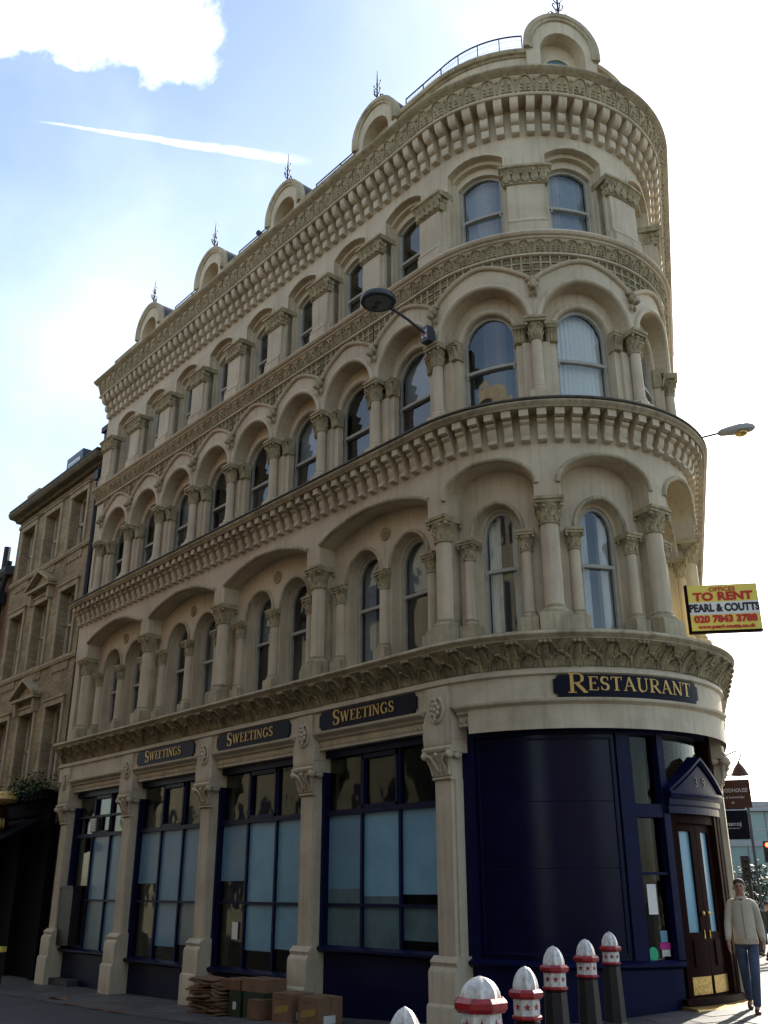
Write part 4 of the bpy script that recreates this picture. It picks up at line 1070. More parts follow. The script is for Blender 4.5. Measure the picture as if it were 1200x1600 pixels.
def rent_sign():
    ph0, ph = radians(99), radians(130)
    c0 = Vector((sin(ph0)*(R+.02), R-cos(ph0)*(R+.02), 0)); d = Vector((sin(ph), -cos(ph), 0))
    w, z0, h = .91, 4.83, .62
    t = thing('letting_board', 'yellow and white OFFICES TO RENT board projecting from the rounded corner', 'sign board', (c0.x, c0.y, z0))
    n = Vector((d.y, -d.x, 0))
    if n.dot(CAM-c0) < 0: n = -n
    th = .03
    def slab(name, u0, u1, za, zb, oo0, oo1, m, par):
        g = G('xyz'); pts = []
        for zz in (za, zb):
            for u, oo in ((u0, oo0), (u1, oo0), (u1, oo1), (u0, oo1)): pts.append(g.add(*(d*u+n*oo+Vector((0, 0, zz)))))
        for q in ((3, 2, 1, 0), (4, 5, 6, 7), (0, 1, 5, 4), (1, 2, 6, 5), (2, 3, 7, 6), (3, 0, 4, 7)): g.f.append(tuple(pts[i] for i in q))
        return obj(name, g, m, par)
    bd = slab('board', .02, w, 0, h, -th, th, M['yellow'], t)
    slab('white_band', .02, w, .215, .385, th, th+.003, M['paper'], bd); slab('white_band', .02, w, .215, .385, -th-.003, -th, M['paper'], bd)
    slab('frame_edge', -.01, .02, -.01, h+.01, -th-.01, th+.01, M['wood'], bd)
    slab('frame_edge', -.01, w, -.03, -.002, -th-.01, th+.01, M['wood'], bd)
    bpy.context.view_layer.update()
    xd = d if d.cross(Vector((0, 0, 1))).dot(n) > 0 else -d
    for s_, z, sz, m, bo, sx in (('OFFICES', .555, .08, 'signred', .002, 1.15), ('TO RENT', .455, .15, 'signred', .009, 1.2), ('PEARL & COUTTS', .30, .142, 'signblack', .009, .80), ('020 7843 3788', .15, .125, 'signred', .009, 1.05), ('www.pearl-coutts.co.uk', .05, .066, 'signred', .004, 1.12)):
        p = c0+d*(w*.51)+n*(th+.006)+Vector((0, 0, z0+z))
        text('lettering', s_, sz, M[m], frame_at(tuple(p), tuple(xd), (0, 0, 1)), bd, bo, sx=sx)
rent_sign()

# =================================================================== ground
g = G('xyz')
xs = [-140, -90, -60, -45, -34, -28, -24, -20]+[-18+.5*i for i in range(61)]+[14, 18, 24, 34, 50, 80]
ys = [-80, -50, -30, -22, -18, -14]+[-12+.5*i for i in range(45)]+[12, 15, 20, 28, 40, 60, 90, 140, 220]
rows = [[g.add(x, y, gz(x, y)) for x in xs] for y in ys]; g.grid(rows)
struct(obj('street', g, M['asphalt'], None, 60))
g = G(); rows = []
for a in G().samples(-30, 9, .1)[:1]+[-30+.5*i for i in range(1, 60)]+[.1*i for i in range(0, 46)]+[5+.5*i for i in range(9)]:
    (x, y), (nx, ny), _ = path(a); r_ = []
    for oo in (-.3, .1, .3, .6, 1.0, 1.45):
        px, py = x+nx*oo, y+ny*oo; g.v.append((px, py, gz(px, py)+.006+.004*(oo < 1.4))); r_.append(len(g.v)-1)
    rows.append(r_)
g.grid(rows); pv = struct(obj('pavement', g, M['paving'], None, 60))
rs = random.Random(4); sw_ = .47; rows_o = (.28, .66, 1.04, 1.42)
for k in range(36):
    a0 = -12+sw_*k; a1 = a0+sw_-.012
    for j, (q0, q1) in enumerate(zip(rows_o, rows_o[1:])):
        g = G(); sh = .2*(j % 2); t0, t1 = a0+sh, a1+sh; c4 = []
        dzz = rs.uniform(.012, .017)
        for aa, oo in ((t0, q0), (t1, q0), (t1, q1-.012), (t0, q1-.012)):
            (x, y), (nx, ny), _ = path(aa); x += nx*oo; y += ny*oo; z = gz(x, y)+dzz+rs.uniform(-.0015, .0015); g.v.append((x, y, z)); g.v.append((x, y, z-.03))
        g.f += [(0, 2, 4, 6), (0, 1, 3, 2), (2, 3, 5, 4), (4, 5, 7, 6), (6, 7, 1, 0)]
        obj('paving_slab', g, M['paving' if rs.random() < .6 else 'paving2'], pv)
rnd = random.Random(11)
for (x, y, w, h, an) in ((-7.0, -1.31, .75, .16, .5), (-6.2, -1.42, .35, .12, .2), (-5.5, -1.36, .5, .14, .6), (-6.5, -1.0, .4, .1, .4)):
    g = G('xyz'); pts = []
    for i in range(14):
        t = 2*pi*i/14; rr = rnd.uniform(.65, 1.15); dx, dy = w*rr*cos(t)*.5, h*rr*sin(t)*.5
        px, py = x+dx*cos(an)-dy*sin(an), y+dx*sin(an)+dy*cos(an); pts.append(g.add(px, py, gz(px, py)+.015))
    g.f.append(tuple(pts)); struct(obj('road_marking', g, M['orange']))
g = G('xyz'); x, y = -8.03, -1.2; z = gz(x, y)+.012
q = [(-.3, -.05, .0), (-.1, -.08, .03), (.2, -.06, .01), (.33, 0, .0), (.15, .08, .03), (-.15, .06, .0)]
f_ = [g.add(x+a, y+b, z+c) for a, b, c in q]; b_ = [g.add(x+a, y+b, z+c+.012) for a, b, c in q]; g.f += [tuple(f_), tuple(b_)]+[(f_[i], f_[(i+1) % 6], b_[(i+1) % 6], b_[i]) for i in range(6)]
tag(obj('cardboard_scrap', g, M['card']), 'torn scrap of brown cardboard lying on the street at the left', 'litter')

# =================================================================== bollards
def bollard(x, y, top, label, kind='star', first=[None]):
    zg = gz(x, y); H = top-zg
    t = thing('bollard', label, 'bollard', (x, y, zg), 0, 'red and white bollards along the kerb')
    s8 = 8
    def lath(name, prof, m, n, par, sm=None, rot=0):
        g = G('xyz')
        rows = [[g.add(r*cos(2*pi*(i+rot)/n), r*sin(2*pi*(i+rot)/n), z) for i in range(n)] for r, z in prof]
        g.grid(rows, True); g.f.append(tuple(rows[0])); g.f.append(tuple(rows[-1])); return obj(name, g, m, par, sm)
    lath('shaft', [(.13, 0), (.13, .05), (.105, .08), (.085, H-.31)], M['black'], 8, t, None, .5)
    ringp = lambda z, r, h: [(r-.014, z), (r, z+h*.3), (r, z+h*.7), (r-.018, z+h)]
    CH = {'star': .13, 'big': .078, 'tall': .165}[kind]
    zr = H-CH-.05
    lath('red_ring', ringp(zr-.118, .098, .028), M['red'], 8, t, None, .5)
    bnd = lath('white_band', [(.085, zr-.092), (.085, zr+.005)], M['white'], 8, t, None, .5)
    lath('red_ring', ringp(zr, .112, .052), M['red'], 8, t, None, .5)
    g = G('xyz'); rows = []; n = 48
    rc = .080
    for j in range(11):
        v = j/10; r = rc*(1-v**2.0)**.62 if v < 1 else .0
        rows.append([g.add((r*(1-.13*abs(sin(4*(2*pi*i/n)))**1.5))*cos(2*pi*i/n), (r*(1-.13*abs(sin(4*(2*pi*i/n)))**1.5))*sin(2*pi*i/n), zr+.05+CH*v) for i in range(n)])
    g.grid(rows, True); obj('cap', g, M['white'], t, 28)
    sg = G('xyz')
    for k in range(8):
        an = 2*pi*k/8; rr = .085*cos(pi/8)+.003
        pts = []
        for i in range(10):
            q = .024 if i % 2 == 0 else .0095; th = pi/2+2*pi*i/10; u, v = q*cos(th), q*sin(th)
            pts.append(sg.add(rr*cos(an)-u*sin(an), rr*sin(an)+u*cos(an), zr-.043+v))
        c = sg.add(rr*cos(an)*1.006, rr*sin(an)*1.006, zr-.043)
        for i in range(10): sg.f.append((c, pts[i], pts[(i+1) % 10]))
    me = to_mesh('star', sg, M['red']); link('stars', me, bnd)
    return t
for x, y, top, lab, kd in ((5.37, -5.60, 1.25, 'bollard cut off by the frame with only its ribbed white cap showing', 'tall'), (5.73, -5.52, 1.38, 'closest large bollard with wide red ring and broad white cap', 'big'), (4.27, -3.60, 1.25, 'bollard standing behind the closest large one, second in the receding row', 'star'),
                           (3.57, -2.48, 1.30, 'bollard in the middle of the row, in front of the navy curved panel', 'star'), (3.08, -1.47, 1.30, 'second farthest bollard of the row, close to the navy shopfront', 'star'), (2.34, -.14, 1.30, 'smallest and farthest bollard, just before the glazed side light', 'star')):
    bollard(x, y, top, lab, kd)

# =================================================================== boxes on the pavement
M['tape'] = mat('brown_tape', (.16, .10, .055), .3, (.12, .075, .04), 20, .6)
def flat_stack(x, y, n, w, d, label, rz):
    t = thing('cardboard_stack', label, 'cardboard', (x, y, gz(x, y)+.01), rz, 'flattened cardboard by the pilaster')
    z = 0; r = random.Random(int(x*100))
    for i in range(n):
        h = r.uniform(.018, .035); g = G('xyz')
        sx, sy = w*r.uniform(.75, 1.05), d*r.uniform(.8, 1.1); rot = r.uniform(-.16, .16); ox, oy = r.uniform(-.05, .05), r.uniform(-.03, .03)
        pts = []
        tilt = r.uniform(-.03, .03)
        for dz in (0, h*.75):
            for a, b in ((-1, -1), (0, -1.05), (1, -1), (1, 1), (0, 1), (-1, 1)):
                px, py = a*sx/2, b*sy/2
                pts.append(g.add(ox+px*cos(rot)-py*sin(rot), oy+px*sin(rot)+py*cos(rot), z+dz+tilt*a+r.uniform(-.006, .006)+.02*(i > 2)*(abs(a) > .5)*r.uniform(-1, .4)))
        for i_ in range(6): j_ = (i_+1) % 6; g.f.append((pts[i_], pts[j_], pts[6+j_], pts[6+i_]))
        g.f += [tuple(pts[:6][::-1]), tuple(pts[6:])]
        obj('cardboard_sheet', g, M['card' if r.random() < .6 else 'card2'], t); z += h
    return t
flat_stack(-4.42, -.55, 17, .58, .42, 'tall pile of flattened brown cardboard leaning at the left of the stack', .1)
flat_stack(-3.86, -.62, 15, .36, .40, 'narrow pile of flattened cardboard between the tall pile and green crates', -.1)
def carton(name, x, y, z, w, d, h, rz, m, label, cat, grp, stripe=None, lab=None):
    t = thing(name, label, cat, (x, y, z), rz, grp)
    g = G('xyz'); g.xbox((0, 0, 0), w, d, h); bm_ = obj('box', g, m, t)
    for s_ in (-1, 1):
        g = G('xyz'); g.xbox((0, s_*d*.25, h), w*.99, d*.48, .006, 0); obj('flap', g, m, bm_)
    if stripe:
        g = G('xyz'); g.quad([(-w*.4, -d/2-.002, h*.3), (w*.3, -d/2-.002, h*.42), (w*.35, -d/2-.002, h*.66), (-w*.3, -d/2-.002, h*.55)]); obj('print', g, stripe, bm_)
        g = G('xyz'); g.quad([(-w*.42, -d/2-.002, h*.8), (w*.1, -d/2-.002, h*.8), (w*.1, -d/2-.002, h*.86), (-w*.42, -d/2-.002, h*.86)]); obj('print', g, M['card'], bm_)
    g = G('xyz'); g.xbox((0, 0, h+.0065), w*1.002, .05, .002); g.quad([(w/2+.001, -.025, h), (w/2+.001, .025, h), (w/2+.001, .025, h*.7), (w/2+.001, -.025, h*.7)]); obj('tape', g, M['tape'], bm_)
    if lab:
        g = G('xyz'); g.quad([(w/2+.002, -d*.3, h*.15), (w/2+.002, d*.2, h*.15), (w/2+.002, d*.2, h*.42), (w/2+.002, -d*.3, h*.42)]); obj('label', g, M['label'], bm_)
        g = G('xyz'); g.quad([(-w*.15, -d/2-.002, h*.3), (w*.15, -d/2-.002, h*.3), (w*.15, -d/2-.002, h*.6), (-w*.15, -d/2-.002, h*.6)]); obj('label', g, M['label'], bm_) if lab == 2 else None
    return t
zz = gz(-3.3, -.6)+.01
M['cartonprint'] = mat('yellow_print', (.36, .24, .05), .8, (.25, .16, .05), 12, .8)
carton('crate', -3.46, -.55, zz, .26, .40, .31, .05, M['greenbox'], 'green crate on the ground with white label, next to the narrow cardboard pile', 'crate', 'green crates on the pavement', None, 2)
carton('crate', -3.05, -.52, zz, .42, .42, .31, .05, M['greenbox'], 'wider green crate with pale script, in front of the pilaster', 'crate', 'green crates on the pavement', None, 2)
carton('carton', -3.62, -.55, zz+.32, .42, .40, .12, .12, M['card'], 'flat worn carton lying on top of the narrow green crate', 'carton', 'cartons on the pavement')
carton('carton', -3.10, -.52, zz+.32, .52, .36, .15, .04, M['card2'], 'long shallow brown carton on top of the wider green crate', 'carton', 'cartons on the pavement')
zz = gz(-2.4, -.6)+.01
carton('carton', -2.86, -.68, zz, .27, .32, .22, .0, M['card'], 'small plain brown carton at the foot of the pilaster', 'carton', 'cartons on the pavement')
carton('carton', -2.28, -.62, zz, .42, .36, .33, .0, M['card2'], 'printed carton between the small plain one and the end one', 'carton', 'cartons on the pavement', M['cartonprint'], 1)
carton('carton', -1.72, -.62, zz, .42, .36, .33, .0, M['card2'], 'printed carton at the end, under the blue sill', 'carton', 'cartons on the pavement', M['cartonprint'], 1)

# =================================================================== neighbouring brick house
nb = thing('brick_house', 'brown brick house with stone window surrounds and pediments adjoining the cream building', 'building', (0, 0, 0))
NO = -.12; NL = -17.25; NR = -11.98
rowsz = [(3.98, 5.68), (6.86, 8.52), (9.63, 11.02)]; cxs = [-16.40, -14.74, -13.10]; hw = .45
g = G()
zprev = 3.2
for ri, (z0, z1) in enumerate(rowsz):
    ztop = 11.5 if ri == 2 else (rowsz[ri+1][0]+z1)/2
    ops = [([(c-hw, z1), (c+hw, z1)], z0) for c in cxs]
    wall_open(g, NL, NR, zprev, ztop, ops, NO); zprev = ztop
    for c in cxs: reveal(g, [(c-hw, z1), (c+hw, z1)], z0, NO, NO-.34)
obj('wall', g, M['brick'], nb)
for ri, (z0, z1) in enumerate(rowsz):
    for ci, c in enumerate(cxs):
        g = G()
        for s_ in (-1, 1): g.box(c+s_*(hw+.065)-.06, c+s_*(hw+.065)+.06, NO-.01, NO+.04, z0-.02, z1+.0)
        g.box(c-hw-.12, c+hw+.12, NO-.01, NO+.05, z1+.004, z1+.14); g.box(c-hw-.16, c+hw+.16, NO, NO+.08, z1+.141, z1+.18)
        sr = obj('window_surround', g, M['nstone'], nb)
        g = G(); o_ = NO-.25
        zm = (z0+z1)/2
        for b_ in ((c-hw, c-hw+.07, z0, z1), (c+hw-.07, c+hw, z0, z1), (c-hw, c+hw, z1-.06, z1), (c-hw, c+hw, z0, z0+.07), (c-hw, c+hw, zm-.03, zm+.03), (c-.012, c+.012, z0, z1)): g.box(b_[0], b_[1], o_-.02, o_+.04, b_[2], b_[3])
        fr = obj('sash_window', g, M['shop'], nb)
        for za, zb in ((z0, zm), (zm, z1)):
            g = G(); g.strip(c-hw, c+hw, o_, za, zb); obj('pane', g, M['glass'], fr)
        if ci == 1 and ri < 2:
            g = G(); zb = z1+.32; pw = .72
            g.box(c-pw, c+pw, NO-.1, NO+.20, zb, zb+.07)
            g.poly_a([(c-pw+.06, zb+.071), (c+pw-.06, zb+.071), (c, zb+.40)], NO-.1, NO+.08)
            for s_ in (-1, 1):
                pts = [(c+s_*(pw+.04), zb+.07), (c, zb+.46)]
                rows = [[g.add(a, oo, z+dz) for oo, dz in ((NO-.1, 0), (NO+.24, 0), (NO+.24, .08), (NO-.1, .08))] for a, z in pts]; g.grid(rows, True); g.f.append(tuple(rows[0])); g.f.append(tuple(rows[1]))
                g.box(c+s_*(hw+.12)-.05, c+s_*(hw+.12)+.05, NO, NO+.14, z1+.0, zb)
            obj('pediment', g, M['nstone'], nb)
            # lead top
            g = G()
for z in (3.74, 6.74, 9.50):
    g = G(); g.sweep([(NO-.1, z-.06), (NO+.05, z-.06), (NO+.08, z), (NO+.08, z+.05), (NO+.02, z+.09), (NO-.1, z+.09)], NL, NR, True); obj('string_course', g, M['nstone'], nb)
    if z > 5:
        for c in cxs:
            g = G(); n_ = 24; top_ = z-.061
            pts = [(c-.5+1.0*i/n_, z-.22-.06*abs(sin(pi*5*i/n_))) for i in range(n_+1)]
            g.poly_a([(c-.5, top_)]+pts+[(c+.5, top_)], NO-.02, NO+.025); obj('scalloped_apron', g, M['brick'], nb)
g = G(); g.box(NL, NR, NO-.1, NO+.03, 11.20, 11.30); g.sweep([(NO-.2, 11.42), (NO+.10, 11.42), (NO+.14, 11.48), (NO+.30, 11.50), (NO+.34, 11.56), (NO+.36, 11.64), (NO-.3, 11.68)], NL-.1, NR+.35, True)
obj('cornice', g, M['oldcornice'], nb)
g = G(); g.box(NL-.1, NR+.35, NO-.25, NO+.34, 11.681, 11.72); obj('lead_gutter', g, M['lead'], nb)
g = G(); g.sweep([(-.5, 11.6), (-1.3, 13.0), (-4.5, 13.05), (-4.5, 3)], NL+.9, NR+.2, False, True); obj('mansard_roof', g, M['slate'], nb)
g = G(); g.box(-15.5, -14.45, -1.8, -.55, 11.7, 12.95); dn = obj('roof_dormer', g, M['lampgrey'], nb)
g = G(); g.box(-15.36, -14.6, -.56, -.535, 11.95, 12.75); obj('dormer_frame', g, M['paper'], dn)
g = G(); g.box(-15.30, -14.66, -.54, -.525, 12.02, 12.69); obj('pane', g, M['film'], dn)
g = G(); g.box(-17.6, -16.9, -.9, -.4, 11.7, 12.35); g.box(-17.68, -16.82, -.97, -.33, 12.35, 12.47); obj('chimney', g, M['nstone'], nb)
g = G(); g.box(-12.55, -12.0, -1.0, -.3, 11.7, 12.6); g.box(-12.62, -11.93, -1.06, -.24, 12.6, 12.75); g.box(-12.4, -11.9, -1.4, -.5, 12.75, 13.9); g.box(-12.45, -11.85, -1.45, -.45, 13.9, 14.02); obj('chimney', g, M['slate'], nb)
g = G(); g.tube([(-11.83, .0, 3.0), (-11.83, .0, 11.3)], .06, 8); g.box(-11.93, -11.72, -.2, .09, 10.95, 11.2); obj('rain_pipe', g, M['iron'], nb, 40)
g = G(); g.quad([(NL, -.16, 3), (NL, -4, 3), (NL, -4, 11.6), (NL, -.16, 11.6)]); g.sweep([(-.9, 3.2), (-.9, 11.4)], NL, NR, caps=False); obj('inner_wall', g, M['room'], nb)
# pub front
M['pub'] = mat('black_pub_paint', (.006, .006, .007), .9, spec=.04)
g = G(); g.box(NL, NR+.2, -.6, -.16, -.4, 3.2); g.sweep([(-.3, 3.2), (-.02, 3.2), (.02, 3.24), (.02, 3.52), (.12, 3.58), (.14, 3.64), (-.3, 3.66)], NL, NR+.2, True)
for c in (-16.9, -15.4, -13.9, -12.3): g.box(c-.14, c+.14, -.2, .0, -.4, 3.2)
g.box(-12.42, -12.05, -.2, .10, 2.95, 3.45)
obj('pub_front', g, M['pub'], nb)
aw = thing('awning', 'black sloping awning over the dark pub front at the left edge', 'awning', (-14.5, -.1, 2.6))
g = G('xyz'); L0 = 2.1
g.sweep
rows = [[g.add(x, y, z) for y, z in ((0, .55), (-1.0, .0), (-1.0, -.12), (-.98, -.12), (-.98, -.02), (0, .5))] for x in (-2.4, L0)]; g.grid(rows, True); g.f.append(tuple(rows[0])); g.f.append(tuple(rows[1])); obj('canvas', g, M['pub'], aw)
# planter
pt = thing('hanging_planter', 'bushy green window planter above the dark pub front', 'planter', (-13.0, -.22, 3.5))
g = G('xyz'); g.xbox((0, 0, .0), 1.9, .26, .2); obj('trough', g, M['pub'], pt)
g = G('xyz'); r = random.Random(5)
for i in range(1500):
    x = r.uniform(-.98, .98); y = r.gauss(0, .15); z = .26+r.gauss(0, .13)+.08*sin(x*7); s_ = r.uniform(.025, .055); an = r.uniform(0, 6.28); ti = r.uniform(-.9, .9)
    u = Vector((cos(an), sin(an), ti)).normalized()*s_; v = Vector((-sin(an), cos(an), r.uniform(-.6, .6))).normalized()*s_*.5; c = Vector((x, y, z))
    g.f.append(tuple(g.add(*(c+q)) for q in (-u, v, u, -v)))
obj('foliage', g, M['leafg'], pt)['kind'] = 'stuff'
ps = thing('pub_sign', 'dark hanging pub sign with three golden shapes and a gold crest on top', 'sign', (-13.45, -.62, 3.05))
g = G('xyz'); g.lathe(0, 0, [(.0, 0), (.0, 0)], 6) if False else None
n_ = 24
for yy in (-.03, .03): pass
cir = [(.42*cos(2*pi*i/n_), .36*sin(2*pi*i/n_)) for i in range(n_)]
f_ = [g.add(a*.75, -a*.66-.0, b) for a, b in cir]; b_ = [g.add(a*.75-.03, -a*.66+.03, b) for a, b in cir]; g.f += [tuple(f_), tuple(b_)]+[(f_[i], f_[(i+1) % n_], b_[(i+1) % n_], b_[i]) for i in range(n_)]
sb = obj('sign_board', g, M['signbrown'], ps)
for k in range(3):
    g = G('xyz'); a = -.16+.16*k; g.blob(a*.75+.025, -a*.66-.025, 0, .045, .045, .12, 7, 6); obj('golden_figure', g, M['gold'], sb, 60)
g = G('xyz'); g.blob(-.02, .02, .5, .36, .30, .12, 12, 6); g.blob(-.02, .02, .60, .24, .2, .09, 10, 5); obj('gold_crest', g, M['gold'], ps, 60)
g = G('xyz'); g.tube([(.35, .5, .38), (-.3, -.2, .38)], .015, 5); obj('bracket_arm', g, M['iron'], ps)
bpy.context.view_layer.update()
text('lettering', 'THE', .12, M['gold'], frame_at((-13.45+.02, -.62-.03, 3.05+.24), (.75, -.66, 0), (0, 0, 1)), sb)
# house further left
nh = thing('brick_house', 'darker lower brick house with drainpipe at the far left edge', 'building')
g = G(); g.box(-26, NL-.02, -4, -.15, -.4, 9.9); obj('wall', g, M['redbrick'], nh)
g = G(); g.sweep([(-.3, 9.9), (.05, 9.9), (.12, 10.0), (.12, 10.12), (-.3, 10.2)], -26, NL-.02, True); obj('cornice', g, M['slate'], nh)
g = G(); g.tube([(-17.7, .0, 0), (-17.7, .0, 9.5), (-17.45, .0, 9.9), (-17.35, .0, 10.3)], .08, 8); g.tube([(-18.0, -.1, 8), (-18.0, -.1, 10.9)], .10, 8); g.box(-17.85, -17.55, -.1, .13, 9.1, 9.45); obj('drain_pipe', g, M['iron'], nh, 40)
for zc in (4.6, 7.4):
    for c in (-19.0, -20.8):
        g = G(); g.box(c-.4, c+.4, -.2, -.13, zc-.8, zc+.8); w_ = obj('sash_window', g, M['shop'], nh)
        g = G(); g.box(c-.34, c+.34, -.14, -.12, zc-.74, zc+.74); obj('pane', g, M['glass'], w_)
ab = thing('pavement_sign', 'yellow topped board with white notice at the lower left edge', 'sign board', (-11.22, -1.25, gz(-11.1, -1.25)))
g = G('xyz'); g.xbox((0, 0, 0), .5, .12, .62, .6); bb = obj('board', g, M['black'], ab)
g = G('xyz'); g.xbox((0, 0, .62), .54, .15, .09, .6); obj('top_rail', g, M['yellow'], ab)
g = G('xyz'); g.xbox((.035, -.052, .12), .4, .01, .36, .6); obj('notice', g, M['paper'], bb)

# =================================================================== people
def person(label, x, y, rz, H=1.78, cloth=('jacket', 'jeans', 'shoe'), stride=.22, group=None, hands=True):
    t = thing('person', label, 'person', (x, y, gz(x, y)), rz, group)
    s = H/1.78
    def skin_mesh(name, verts, edges, radii, m, root=0, lev=2):
        me = bpy.data.meshes.new(name); me.from_pydata([(a*s, b*s, c*s) for a, b, c in verts], edges, []); me.materials.append(m)
        o = bpy.data.objects.new(name, me); COL.objects.link(o)
        sk = o.modifiers.new('skin', 'SKIN'); sk.use_smooth_shade = True
        sv = me.skin_vertices[0].data
        for i, r in enumerate(radii): sv[i].radius = ((r if not isinstance(r, tuple) else r[0])*s, (r if not isinstance(r, tuple) else r[1])*s); sv[i].use_root = (i == root)
        ss = o.modifiers.new('sub', 'SUBSURF'); ss.levels = lev; ss.render_levels = lev
        dg = bpy.context.evaluated_depsgraph_get(); me2 = bpy.data.meshes.new_from_object(o.evaluated_get(dg)); me2.name = name
        bpy.data.objects.remove(o)
        for p_ in me2.polygons: p_.use_smooth = True
        return link(name, me2, t)
    st = stride
    kneeL, ankL, toeL = (.065, -st*.95, .50), (.035, -st*1.0, .085), (.04, -st*1.0-.17, .035)
    kneeR, ankR, toeR = (-.07, -st*.05, .51), (-.05, st*1.6, .14), (-.05, st*1.6-.14, .04)
    V = [(0, 0, .96), (0, -.01, 1.14), (0, -.01, 1.32), (0, .0, 1.46), (0, -.012, 1.545), (0, -.03, 1.60), (0, -.03, 1.67), (0, -.022, 1.735),
         (.165, .0, 1.425), (.215, .045, 1.16), (.235, -.03, .93), (-.165, 0, 1.425), (-.22, -.015, 1.16), (-.24, -.12, .94),
         (.095, 0, .90), kneeL, ankL, toeL, (-.095, 0, .90), kneeR, ankR, toeR]
    E = [(0, 1), (1, 2), (2, 3), (3, 4), (4, 5), (5, 6), (6, 7), (3, 8), (8, 9), (9, 10), (3, 11), (11, 12), (12, 13), (0, 14), (14, 15), (15, 16), (16, 17), (0, 18), (18, 19), (19, 20), (20, 21)]
    Rr = [(.095, .075), (.115, .085), (.15, .10), (.07, .065), (.055, .058), (.066, .08), (.075, .092), (.05, .062), .058, .042, .03, .058, .042, .03, .058, .048, .038, .03, .058, .048, .038, .03]
    if hands:
        for wi, sg in ((10, 1), (13, -1)):
            w = V[wi]; pi_ = len(V); V.append((w[0]+sg*.004, w[1]-.015, w[2]-.06)); E.append((wi, pi_)); Rr.append((.03, .018))
            for k in range(4):
                b = len(V); yy = -.036+.022*k
                ln_ = (.062, .075, .07, .055)[k]
                V += [(w[0]+sg*.006, w[1]+yy-.012, w[2]-.10), (w[0]-sg*.004, w[1]+yy-.02, w[2]-.10-ln_*.55), (w[0]-sg*.018, w[1]+yy-.022, w[2]-.10-ln_)]
                E += [(pi_, b), (b, b+1), (b+1, b+2)]; Rr += [.0095, .009, .0075]
            b = len(V); V += [(w[0]-sg*.01, w[1]-.055, w[2]-.065), (w[0]-sg*.018, w[1]-.07, w[2]-.105)]; E += [(pi_, b), (b, b+1)]; Rr += [.011, .009]
    body = skin_mesh('body', V, E, Rr, M['skin'])
    jm, tm, sm_ = cloth
    JV = [V[0], V[1], V[2], V[3], V[8], V[9], (V[10][0], V[10][1]+.01, V[10][2]+.02), V[11], V[12], (V[13][0], V[13][1]+.01, V[13][2]+.02), (0, 0, .86)]
    JE = [(10, 0), (0, 1), (1, 2), (2, 3), (3, 4), (4, 5), (5, 6), (3, 7), (7, 8), (8, 9)]
    JR = [(.180, .135), (.172, .128), (.175, .125), (.085, .08), .070, .058, .046, .070, .058, .046, (.178, .135)]
    jk = skin_mesh('jacket', JV, JE, JR, M[jm], 2)
    TV = [(0, 0, .95), (V[14][0]*.85, 0, .87), V[15], (V[16][0], V[16][1], V[16][2]-.01), (V[18][0]*.85, 0, .87), V[19], (V[20][0], V[20][1], V[20][2]-.01)]
    skin_mesh('trousers', TV, [(0, 1), (1, 2), (2, 3), (0, 4), (4, 5), (5, 6)], [(.118, .098), .092, .072, .058, .092, .072, .058], M[tm])
    for a, tt in ((V[16], V[17]), (V[20], V[21])):
        skin_mesh('shoe', [(a[0], a[1]+.05, .04 if a is V[16] else .09), (a[0], a[1]-.02, .055 if a is V[16] else .085), (tt[0], tt[1]+.02, tt[2]+.005), (tt[0], tt[1]-.04, tt[2])], [(0, 1), (1, 2), (2, 3)], [.042, .05, (.046, .036), (.036, .026)], M[sm_])
    hv = G('xyz'); hv.blob(0, .004*s, 1.712*s, .080*s, .090*s, .066*s, 14, 9)
    hr = obj('hair', hv, M['hair'], t, 60, scale=1.0)
    fg = G('xyz')
    for sg in (-1, 1): fg.blob(sg*.031*s, -.112*s, 1.665*s, .014*s, .008*s, .007*s, 8, 5)
    obj('eyes', fg, M['hair'], t, 60, scale=1.0)
    fg = G('xyz'); fg.blob(0, -.122*s, 1.635*s, .014*s, .022*s, .026*s, 8, 6); fg.blob(0, -.118*s, 1.588*s, .026*s, .010*s, .008*s, 8, 5)
    for sg in (-1, 1): fg.blob(sg*.079*s, -.02*s, 1.645*s, .012*s, .022*s, .032*s, 8, 6)
    obj('face', fg, M['skin'], t, 60, scale=1.0)
    fg = G('xyz')
    for sg in (-1, 1): fg.blob(sg*.031*s, -.112*s, 1.684*s, .022*s, .010*s, .005*s, 8, 5)
    obj('eyebrows', fg, M['hair'], t, 60, scale=1.0)
    if jm == 'jacket':
        fg = G('xyz'); fg.grid([[fg.add(rx*s*cos(2*pi*i/20), ry*s*sin(2*pi*i/20), z*s) for i in range(20)] for rx, ry, z in ((.150, .118, .975), (.168, .136, .965), (.170, .138, .895), (.150, .118, .885))], True); obj('waistband', fg, M['card2'] if False else M['hem'], jk, 40, scale=1.0)
        for wv, sg in ((V[10], 1), (V[13], -1)):
            fg = G('xyz'); fg.lathe(wv[0]*s, wv[1]*s, [(.036*s, (wv[2]+.0)*s), (.040*s, (wv[2]+.01)*s), (.040*s, (wv[2]+.05)*s), (.034*s, (wv[2]+.06)*s)], 12); obj('cuff', fg, M['hem'], jk, 40, scale=1.0)
        fg = G('xyz'); fg.tube([(0, -.105*s, 1.46*s), (0, -.138*s, 1.36*s), (0, -.138*s, 1.15*s), (0, -.145*s, .96*s)], .004, 5); obj('zip', fg, M['lead'], jk, scale=1.0)
        fg = G('xyz'); fg.lathe(0, -.005*s, [(.082*s, 1.465*s), (.09*s, 1.49*s), (.086*s, 1.53*s), (.075*s, 1.53*s), (.075*s, 1.47*s)], 16, False); obj('collar', fg, M[jm], jk, 50, scale=1.0)
